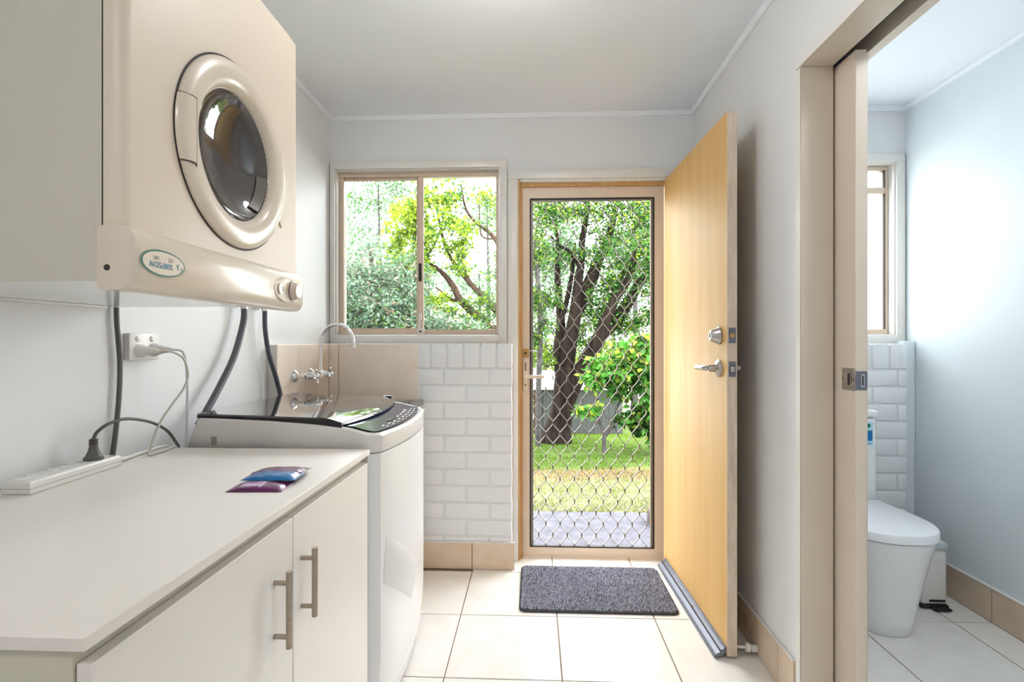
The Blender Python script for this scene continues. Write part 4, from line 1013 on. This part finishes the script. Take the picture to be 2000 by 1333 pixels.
# ------------------------------------------------------------------ garden
def ground_z(y): return -0.15 if y < 4.05 else -0.15 - 0.08*(y-4.05)
M_pave = pm('grey_paving', (168, 166, 176), 0.85, gain=0.25, spec=0.05, col2=(140, 138, 150), scale=14, bump=0.2, bscale=160)
M_bark = pm('dark_bark', (78, 66, 58), 0.9, gain=0.3, spec=0.03, col2=(44, 38, 36), scale=9, stretch=(2, 2, 0.5), bump=0.8, bscale=30)
M_barkb = pm('brown_bark', (126, 100, 84), 0.9, gain=0.35, spec=0.03, col2=(86, 70, 62), scale=9, stretch=(2, 2, 0.6), bump=0.8, bscale=30)
M_barkg = pm('grey_bark', (120, 116, 114), 0.9, gain=0.4, spec=0.03, col2=(90, 86, 86), scale=9, bump=0.6, bscale=30)
def leafm(name, c, c2=None): return pm(name, c, 0.5, col2=c2 or tuple(int(v*0.8) for v in c), scale=1.4, trans=0.45, gain=0.55, spec=0.12)
L_yel = leafm('leaf_yellow_green', (178, 204, 52), (142, 178, 44)); L_mid = leafm('leaf_mid_green', (98, 142, 58), (74, 116, 50)); L_dk = leafm('leaf_dark_green', (58, 88, 48), (44, 70, 42))
L_gg = leafm('leaf_grey_green', (150, 176, 148), (112, 146, 120)); L_gg2 = leafm('leaf_dusky', (110, 136, 104), (84, 108, 88)); L_pink = leafm('leaf_pinkish', (196, 168, 150), (160, 140, 120))  # L_gg lightened to put washed-out glare into the leaf colour
L_br = leafm('leaf_bright', (110, 182, 74), (80, 150, 60)); L_haze = leafm('leaf_hazed_far', (158, 180, 150), (130, 160, 126))  # far leaves paled to put sky haze into their colour
L_lime = leafm('leaf_lime', (196, 216, 84), (164, 192, 70))
M_lawn = bpy.data.materials.new('lawn_grass'); M_lawn.use_nodes = True
nt = M_lawn.node_tree; P_ = nt.nodes['Principled BSDF']; P_.inputs['Roughness'].default_value = 0.9; P_.inputs['Specular IOR Level'].default_value = 0.1
tc = nt.nodes.new('ShaderNodeTexCoord'); sp = nt.nodes.new('ShaderNodeSeparateXYZ'); nt.links.new(tc.outputs['Object'], sp.inputs[0])
nz = nt.nodes.new('ShaderNodeTexNoise'); nz.inputs['Scale'].default_value = 2.2; nz.inputs['Detail'].default_value = 6; nt.links.new(tc.outputs['Object'], nz.inputs['Vector'])
ma = nt.nodes.new('ShaderNodeMath'); ma.operation = 'MULTIPLY_ADD'; ma.inputs[1].default_value = 0.7; nt.links.new(nz.outputs['Fac'], ma.inputs[0]); nt.links.new(sp.outputs['Y'], ma.inputs[2])
mr = nt.nodes.new('ShaderNodeMapRange'); mr.inputs[1].default_value = -5.0+0.35; mr.inputs[2].default_value = 5.0+0.35; nt.links.new(ma.outputs[0], mr.inputs[0])
cr = nt.nodes.new('ShaderNodeValToRGB'); nt.links.new(mr.outputs[0], cr.inputs[0]); nt.links.new(cr.outputs[0], P_.inputs['Base Color'])
LY0, LY1 = 4.05, 14.05
def stop(y, c):
    e = cr.color_ramp.elements.new((y-LY0)/(LY1-LY0)); e.color = tuple(v*0.23 for v in lin(c)[:3]) + (1,)
cr.color_ramp.elements[0].color = lin((112, 107, 75)); cr.color_ramp.elements[1].color = lin((66, 83, 33))
for y, c in ((4.3, (206, 204, 146)), (5.2, (206, 206, 140)), (5.55, (214, 178, 138)), (5.95, (196, 166, 122)), (6.2, (140, 168, 82)), (8.0, (126, 160, 66)), (10, (150, 186, 66))): stop(y, c)
lawn = thing('lawn', 'garden lawn, dry yellow near the path and green under the trees', 'lawn', (0.5, 9.05, -0.15), kind='stuff')
b = B(); rnd = random.Random(11); nx_, ny_ = 60, 50; rows = []
for i in range(ny_+1):
    y = LY0 + (LY1-LY0)*i/ny_
    rows.append([Vector((-9+20*k/nx_, y, ground_z(y)+rnd.uniform(-0.012, 0.012))) for k in range(nx_+1)])
b.rings(rows, False, False, closed=False); lo = obj('turf', b, M_lawn, lawn, ang=80, kind='stuff')
if lo.data.polygons[0].normal.z < 0: lo.data.flip_normals()
gm = [pm('blade_dry', (222, 218, 174), 0.9, gain=0.3, spec=0.03, var=0.2, scale=2, trans=0.3), pm('blade_green', (124, 164, 60), 0.9, gain=0.3, spec=0.03, var=0.25, scale=2, trans=0.3), pm('blade_rust', (206, 150, 104), 0.9, gain=0.3, spec=0.03, var=0.2, scale=2), pm('blade_bright', (162, 200, 72), 0.9, gain=0.3, spec=0.03, var=0.2, scale=2, trans=0.3)]
vs, fs, ms = [], [], []
for k in range(42000):
    y = LY0 + 6.2*rnd.random()**1.3; hw = 0.6+y*0.22; x = rnd.uniform(-0.35-hw*0.2, hw+0.3)
    h = rnd.uniform(0.012, 0.03); a = rnd.uniform(0, 6.28); w = rnd.uniform(0.003, 0.006); z = ground_z(y)
    yy = y + rnd.uniform(-0.25, 0.25)
    mi = 0 if yy < 5.5 else (2 if yy < 5.95 and rnd.random() < 0.6 else (0 if yy < 6.05 and rnd.random() < 0.5 else (1 if yy < 8.6 or x < 1.2 else 3)))
    if mi == 0 and rnd.random() < 0.3: mi = 3
    if mi == 1 and rnd.random() < 0.25: mi = 3
    i0 = len(vs); vs += [(x-w*math.cos(a), y-w*math.sin(a), z), (x+w*math.cos(a), y+w*math.sin(a), z), (x+rnd.uniform(-0.02, 0.02), y+rnd.uniform(-0.02, 0.02), z+h)]
    fs.append((i0, i0+1, i0+2)); ms.append(mi)
b = B(); b.raw(vs, fs, ms); obj('grass_blades', b, gm, lawn, smooth=False, kind='stuff', recalc=False)
obj('garden_path', B().box(-8, 10, 2.952, 4.05, -0.30, -0.145), M_pave, smooth=False, kind=S, label='grey concrete path outside the back door')
obj('timber_block', B().box(0.845, 1.05, 3.72, 3.86, -0.146, -0.045, 0.006, 2), pm('dark_timber', (86, 58, 48), 0.7, gain=0.5, var=0.3, scale=12), label='dark brown timber block on the path outside the door', cat='block')

DENS = 2.3
def blob_leaves(clusters, mats, size, seed, asp=0.42):
    """clusters: (cx,cy,cz, rx,ry,rz, n, weights)"""
    rnd = random.Random(seed); vs, fs, ms = [], [], []
    for (cx, cy, cz, rx, ry, rz, n, wt) in clusters:
        subs = [(rnd.gauss(0, 0.45), rnd.gauss(0, 0.45), rnd.gauss(0, 0.45)) for _ in range(max(4, n//40))]
        n = int(n*DENS); 
        for k in range(n):
            s_ = rnd.choice(subs); q = 0.2
            x, y, z = cx+rx*(s_[0]+rnd.gauss(0, q)), cy+ry*(s_[1]+rnd.gauss(0, q)), cz+rz*(s_[2]+rnd.gauss(0, q))
            L = size*rnd.uniform(0.6, 1.25); w = L*asp
            d1 = Vector((rnd.gauss(0, 1), rnd.gauss(0, 1), rnd.gauss(-0.25, 0.7))).normalized()
            d2 = d1.cross(Vector((rnd.gauss(0, 1), rnd.gauss(0, 1), rnd.gauss(0, 1)))).normalized()
            p = Vector((x, y, z)); i0 = len(vs)
            vs += [p, p + d1*L*0.5 + d2*w*0.5, p + d1*L, p + d1*L*0.5 - d2*w*0.5]
            fs.append((i0, i0+1, i0+2, i0+3)); ms.append(rnd.choices(range(len(mats)), wt)[0])
    b = B(); b.raw(vs, fs, ms); return b
def tree(name, label, loc, limbs, bark, clusters, mats, size, seed, group='garden trees', asp=0.42):
    t = thing(name, label, 'tree' if 'tree' in name else 'shrub', loc, group=group)
    first = True
    for pts, rad in limbs:
        b = B(); b.tube(pts, rad, 10, 4)
        obj('trunk' if first else 'branch', b, bark, t, ang=80); first = False
    obj('foliage', blob_leaves(clusters, mats, size, seed, asp), mats, t, smooth=False, kind='stuff', recalc=False)
    return t
# big many-stemmed tree seen through the screen door
Y0 = 8.7; gz = ground_z(8.7)
def P3(l, dy=0.0): return [(x, Y0 + dy*i/len(l), z) for i, (x, z) in enumerate(l)]
limbs = [([(0.36, Y0, gz-0.15), (0.38, Y0, gz+0.06), (0.43, Y0, -0.22), (0.50, Y0, 0.10), (0.54, Y0, 0.52), (0.57, Y0, 0.76)], [0.36, 0.28, 0.21, 0.19, 0.19, 0.15]),
  (P3([(0.55, 0.60), (0.60, 1.10), (0.71, 1.74), (0.74, 2.17), (0.79, 2.5), (0.80, 2.84), (0.86, 3.25), (0.90, 3.9)], -0.4), [0.14, 0.125, 0.105, 0.075, 0.06, 0.05, 0.045, 0.03]),
  (P3([(0.72, 1.70), (0.98, 2.24), (1.11, 2.58), (1.33, 3.09), (1.41, 3.42), (1.60, 4.1)], 0.5), [0.12, 0.115, 0.09, 0.07, 0.055, 0.03]),
  (P3([(0.52, 0.45), (0.45, 1.0), (0.47, 1.57), (0.43, 2.08), (0.42, 2.51), (0.42, 3.01), (0.37, 3.8)], 0.6), [0.14, 0.12, 0.075, 0.06, 0.045, 0.035, 0.02]),
  (P3([(0.46, 1.50), (0.58, 1.95), (0.66, 2.35), (0.72, 2.9)], 0.3), [0.05, 0.045, 0.035, 0.02]),
  (P3([(0.50, 0.05), (0.69, 0.5), (0.84, 0.79), (0.91, 0.96), (1.05, 1.18), (1.17, 1.52), (1.33, 1.89), (1.53, 2.21), (1.64, 2.64)], -0.5), [0.16, 0.14, 0.13, 0.125, 0.12, 0.09, 0.07, 0.06, 0.04]),
  (P3([(1.05, 1.18), (1.28, 1.43), (1.51, 1.69), (1.68, 1.95), (1.88, 2.27), (2.3, 2.8)], 0.4), [0.11, 0.11, 0.105, 0.095, 0.075, 0.04]),
  (P3([(1.40, 2.10), (1.62, 2.55), (1.86, 2.70), (2.2, 2.75)], 0.4), [0.05, 0.045, 0.035, 0.02]),
  (P3([(0.79, 2.45), (0.60, 2.75), (0.45, 2.85), (0.30, 3.05)], 0.4), [0.04, 0.03, 0.025, 0.015])]
C = []
rnd = random.Random(21)
for (x, y, z, r, n) in ((0.15, 8.2, 3.3, 0.5, 700), (0.10, 8.4, 2.6, 0.42, 520), (0.75, 8.3, 3.45, 0.5, 620), (1.35, 8.2, 3.4, 0.55, 720), (1.95, 8.3, 3.2, 0.55, 820), (1.10, 8.3, 2.75, 0.40, 460),
                        (1.70, 8.2, 2.65, 0.42, 560), (1.25, 8.5, 2.15, 0.40, 560), (1.95, 8.5, 2.2, 0.42, 560), (0.18, 8.5, 1.95, 0.30, 260), (1.0, 8.9, 1.65, 0.42, 520), (1.5, 8.9, 1.55, 0.45, 620), (2.0, 8.8, 1.55, 0.4, 520), (0.6, 8.9, 2.75, 0.35, 200), (0.85, 9.1, 1.15, 0.35, 320),
                        (0.3, 8.6, 3.9, 0.6, 500), (1.2, 8.6, 4.0, 0.6, 500), (2.0, 8.6, 3.9, 0.6, 500), (-0.5, 8.6, 3.4, 0.5, 300), (2.6, 8.6, 3.0, 0.6, 500)):
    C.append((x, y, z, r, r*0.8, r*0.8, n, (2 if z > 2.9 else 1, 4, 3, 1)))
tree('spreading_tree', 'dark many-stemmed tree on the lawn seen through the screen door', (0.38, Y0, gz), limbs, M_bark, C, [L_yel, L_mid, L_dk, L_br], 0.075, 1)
# slender grey-trunked tree to its left
tree('slender_tree', 'slender grey-trunked tree at the left edge of the screen door view', (0.07, 8.2, ground_z(8.2)), [([(0.07, 8.2, ground_z(8.2)-0.1), (0.08, 8.2, 0.43), (0.10, 8.2, 1.01), (0.11, 8.2, 1.71), (0.07, 8.2, 2.15), (0.02, 8.2, 2.9)], [0.05, 0.045, 0.045, 0.05, 0.04, 0.02])], M_barkg,
     [(0.05, 8.0, 1.9, 0.28, 0.3, 0.30, 420, (1, 3, 3)), (0.02, 8.1, 1.35, 0.26, 0.3, 0.3, 380, (1, 3, 3)), (0.2, 8.6, 0.95, 0.3, 0.3, 0.3, 300, (3, 3, 1)), (0.0, 8.2, 2.7, 0.4, 0.4, 0.4, 400, (2, 3, 2))], [L_yel, L_mid, L_dk], 0.065, 2)
# bright broad-leaved shrub right of the door view
tree('leafy_shrub', 'bright green broad-leaved shrub at the right of the screen door view', (1.35, 7.4, ground_z(7.4)), [([(1.02, 7.4, ground_z(7.4)-0.05), (1.00, 7.4, -0.10), (0.93, 7.4, 0.10), (0.92, 7.4, 0.45)], [0.035, 0.028, 0.02, 0.014]), ([(1.02, 7.4, -0.18), (1.14, 7.4, 0.02), (1.20, 7.4, 0.25), (1.35, 7.4, 0.6)], [0.026, 0.022, 0.018, 0.012])], M_barkg,
     [(1.25, 7.2, 0.95, 0.42, 0.35, 0.26, 420, (5, 2, 1, 1)), (1.60, 7.1, 1.05, 0.40, 0.35, 0.26, 420, (4, 4, 1, 1)), (0.95, 7.2, 0.55, 0.26, 0.3, 0.26, 190, (5, 2, 1, 1)), (1.45, 7.3, 0.55, 0.40, 0.35, 0.34, 460, (4, 1, 2, 2)), (1.75, 7.4, 0.35, 0.42, 0.35, 0.42, 520, (3, 1, 2, 3)), (1.50, 7.5, 0.05, 0.35, 0.3, 0.26, 260, (2, 1, 2, 4)), (1.85, 7.4, -0.1, 0.3, 0.3, 0.3, 260, (2, 1, 2, 4)), (0.80, 7.2, 0.22, 0.14, 0.2, 0.12, 60, (4, 3, 1, 0))], [L_br, L_lime, L_mid, L_dk], 0.115, 3, asp=0.6)
# grey-green shrub under the laundry window (left pane)
tree('bushy_shrub', 'dense grey-green shrub filling the lower left of the window', (-2.1, 6.1, ground_z(6.1)), [([(-2.1, 6.2, -0.45), (-2.05, 6.2, 0.6), (-1.95, 6.2, 1.6), (-2.0, 6.2, 2.3)], [0.10, 0.08, 0.05, 0.02]), ([(-2.05, 6.2, 0.6), (-1.7, 6.1, 1.4), (-1.5, 6.0, 2.0)], [0.06, 0.04, 0.02]), ([(-2.05, 6.2, 0.6), (-2.4, 6.1, 1.5), (-2.5, 6.0, 2.3)], [0.06, 0.04, 0.02])], M_barkb,
     [(-2.15, 5.9, 1.45, 0.55, 0.4, 0.32, 2600, (4, 2, 1, 1)), (-1.65, 5.9, 1.50, 0.45, 0.4, 0.34, 2200, (4, 2, 1, 1)), (-2.1, 6.0, 1.95, 0.50, 0.4, 0.26, 1300, (4, 3, 1, 0)), (-1.6, 6.1, 1.95, 0.36, 0.4, 0.25, 800, (3, 4, 1, 1)), (-2.05, 6.1, 2.35, 0.35, 0.4, 0.25, 420, (4, 3, 1, 0)), (-1.25, 6.0, 1.35, 0.35, 0.4, 0.22, 1100, (4, 3, 1, 1)), (-0.80, 6.1, 1.30, 0.35, 0.4, 0.20, 800, (3, 3, 1, 2)), (-2.4, 6.0, 1.0, 0.6, 0.5, 0.5, 1200, (4, 3, 1, 1)), (-1.4, 6.1, 0.7, 0.7, 0.5, 0.5, 1200, (4, 3, 1, 1))], [L_gg, L_gg2, L_pink, L_mid], 0.062, 4, asp=0.36)
# yellow-green tree in the middle of the window
tree('lime_leaved_tree', 'lime-leaved young tree in the middle of the window', (-1.6, 6.9, ground_z(6.9)), [([(-1.6, 6.9, -0.5), (-1.62, 6.9, 0.8), (-1.60, 6.9, 1.9), (-1.62, 6.9, 2.6), (-1.58, 6.9, 3.2)], [0.06, 0.05, 0.04, 0.03, 0.012]), ([(-1.60, 6.9, 1.9), (-1.75, 6.9, 2.2), (-1.85, 6.9, 2.5)], [0.025, 0.02, 0.01]), ([(-1.6, 6.9, 2.2), (-1.35, 6.9, 2.5), (-1.2, 6.9, 2.9)], [0.025, 0.02, 0.01])], M_barkg,
     [(-1.78, 6.8, 2.55, 0.22, 0.25, 0.40, 430, (5, 3, 1)), (-1.70, 6.8, 2.95, 0.22, 0.25, 0.25, 260, (5, 3, 1)), (-1.72, 6.8, 2.15, 0.28, 0.25, 0.22, 320, (5, 2, 2)), (-1.30, 6.8, 2.85, 0.34, 0.3, 0.30, 480, (5, 3, 2)), (-1.05, 6.8, 2.60, 0.30, 0.3, 0.28, 360, (4, 3, 2)), (-1.42, 6.8, 2.42, 0.25, 0.25, 0.25, 260, (4, 2, 3)), (-1.90, 6.8, 1.98, 0.20, 0.2, 0.12, 120, (5, 1, 1)), (-1.35, 6.8, 1.80, 0.22, 0.2, 0.22, 240, (5, 3, 1)), (-1.2, 6.9, 3.2, 0.4, 0.3, 0.2, 240, (2, 3, 2))], [L_yel, L_lime, L_mid], 0.075, 5, asp=0.5)
# branching tree behind the wall between window and door
T2 = [([(-0.21, 7.4, -0.55), (-0.22, 7.4, 0.5), (-0.22, 7.3, 0.97), (-0.28, 7.2, 1.30)], [0.16, 0.13, 0.12, 0.10]),
  ([(-0.24, 7.25, 1.05), (-0.5, 7.0, 1.32), (-0.74, 7.0, 1.51), (-1.0, 7.0, 1.76), (-1.12, 7.0, 1.98), (-1.30, 7.0, 2.18), (-1.51, 7.0, 2.32)], [0.075, 0.065, 0.058, 0.05, 0.042, 0.03, 0.012]),
  ([(-0.28, 7.2, 1.30), (-0.61, 7.0, 1.74), (-0.86, 7.0, 1.98), (-1.17, 7.0, 2.40), (-1.29, 7.0, 2.82), (-1.35, 7.0, 3.2)], [0.06, 0.045, 0.036, 0.026, 0.018, 0.008]),
  ([(-0.28, 7.2, 1.30), (-0.22, 7.0, 1.95), (-0.53, 7.0, 2.60), (-0.78, 7.0, 2.82), (-0.93, 7.0, 3.02), (-1.0, 7.0, 3.4)], [0.06, 0.045, 0.03, 0.022, 0.016, 0.008]),
  ([(-1.0, 7.0, 1.76), (-1.15, 7.0, 1.78), (-1.35, 7.0, 1.95)], [0.03, 0.022, 0.01]),
  ([(-0.86, 7.0, 1.98), (-0.98, 7.0, 2.3), (-0.96, 7.0, 2.6)], [0.022, 0.016, 0.008]),
  ([(-0.53, 7.0, 2.60), (-0.72, 7.0, 2.66), (-0.74, 7.0, 3.1)], [0.016, 0.012, 0.006])]
tree('branching_tree', 'open brown-branched tree at the right side of the window', (-0.21, 7.4, ground_z(7.4)), T2, M_barkb,
     [(-0.70, 6.9, 1.85, 0.30, 0.3, 0.25, 220, (2, 3, 2)), (-0.95, 6.9, 1.55, 0.30, 0.3, 0.15, 240, (3, 3, 2)), (-0.60, 6.9, 1.60, 0.25, 0.3, 0.2, 220, (2, 3, 3)), (-1.0, 6.9, 2.2, 0.25, 0.3, 0.25, 120, (3, 3, 1)), (-0.65, 6.9, 2.9, 0.3, 0.3, 0.3, 110, (2, 3, 2)), (-0.55, 6.9, 2.3, 0.25, 0.3, 0.25, 70, (2, 3, 2)), (-0.9, 6.9, 3.3, 0.5, 0.4, 0.25, 260, (2, 3, 1))], [L_yel, L_mid, L_gg2], 0.062, 6)
# trees farther off, sky haze put into their paler leaf colour
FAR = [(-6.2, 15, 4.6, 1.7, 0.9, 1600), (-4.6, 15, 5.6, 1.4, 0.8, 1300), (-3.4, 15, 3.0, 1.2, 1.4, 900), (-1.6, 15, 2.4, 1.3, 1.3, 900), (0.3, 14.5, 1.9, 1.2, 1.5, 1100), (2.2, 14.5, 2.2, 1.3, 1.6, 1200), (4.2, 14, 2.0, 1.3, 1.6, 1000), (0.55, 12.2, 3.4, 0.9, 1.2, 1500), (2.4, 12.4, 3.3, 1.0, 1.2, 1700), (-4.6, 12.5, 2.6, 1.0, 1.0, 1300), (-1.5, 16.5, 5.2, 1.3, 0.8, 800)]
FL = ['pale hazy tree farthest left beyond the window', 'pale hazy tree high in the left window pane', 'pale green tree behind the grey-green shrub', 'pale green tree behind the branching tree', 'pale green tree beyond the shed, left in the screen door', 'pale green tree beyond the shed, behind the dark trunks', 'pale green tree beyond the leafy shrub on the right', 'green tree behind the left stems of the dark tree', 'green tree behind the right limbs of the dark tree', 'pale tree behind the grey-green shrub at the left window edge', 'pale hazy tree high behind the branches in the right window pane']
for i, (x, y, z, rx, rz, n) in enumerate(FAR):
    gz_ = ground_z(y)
    tree('distant_tree', FL[i], (x, y, gz_), [([(x, y, gz_-0.1), (x+0.05, y, (z+gz_)/2), (x, y, z+rz*0.6)], [0.10, 0.07, 0.02])], M_barkg, [(x, y, z, rx, 0.8, rz, n, (3, 2, 1))], [L_haze, L_mid, L_gg], 0.13, 30+i, group='distant trees')
for i, (x, lab) in enumerate(((-0.1, 'yellow-green shrub behind the left end of the shed'), (0.95, 'yellow-green shrub behind the middle of the shed'), (2.0, 'yellow-green shrub behind the right end of the shed'))):
    gz_ = ground_z(13.2)
    tree('hedge_shrub', lab, (x, 13.2, gz_), [([(x, 13.2, gz_-0.1), (x, 13.2, 0.2), (x+0.1, 13.2, 0.9)], [0.05, 0.04, 0.02])], M_barkg, [(x, 13.2, 0.75, 0.62, 0.4, 0.55, 700, (3, 2, 2)), (x, 13.2, -0.2, 0.6, 0.4, 0.4, 300, (2, 2, 3))], [L_yel, L_lime, L_mid], 0.11, 60+i, group='shrubs behind the shed')
# shed with corrugated wall
sh = thing('garden_shed', 'low grey corrugated shed with a white roof behind the dark tree', 'shed', (0.8, 10.2, ground_z(10.2)))
M_shed = pm('grey_steel_sheet', (150, 154, 152), 0.6, gain=0.22, spec=0.05, var=0.06, scale=3); M_roofw = pm('white_roof', (240, 240, 244), 0.5, var=0.02, scale=3)
gz_ = ground_z(10.2)-0.02; zt_ = 0.24
for k in range(12):
    x = 0.02 + 0.145*k
    b = B(); prof = [(0, 0), (0.02, 0), (0.035, -0.02), (0.065, -0.02), (0.080, 0), (0.145, 0)]
    b.rings([[Vector((x+u, 10.2+v, z)) for u, v in prof] + [Vector((x+0.145, 10.22, z)), Vector((x, 10.22, z))] for z in (gz_, zt_)]); obj('wall_sheet', b, M_shed, sh, smooth=False)
b = B(); b.box(0.02, 1.76, 10.24, 12.0, gz_, zt_); obj('shed_body', b, M_shed, sh, smooth=False)
b = B(); b.rings([[Vector((-0.15, 10.10, zt_)), Vector((1.85, 10.10, zt_)), Vector((1.85, 12.1, zt_+0.22)), Vector((-0.15, 12.1, zt_+0.22))], [Vector((-0.15, 10.10, zt_+0.05)), Vector((1.85, 10.10, zt_+0.05)), Vector((1.85, 12.1, zt_+0.27)), Vector((-0.15, 12.1, zt_+0.27))]]); obj('shed_roof', b, M_roofw, sh, smooth=False)
obj('corner_post', B().box(0.0, 0.10, 10.12, 10.20, gz_, zt_), M_barkb, sh, smooth=False)
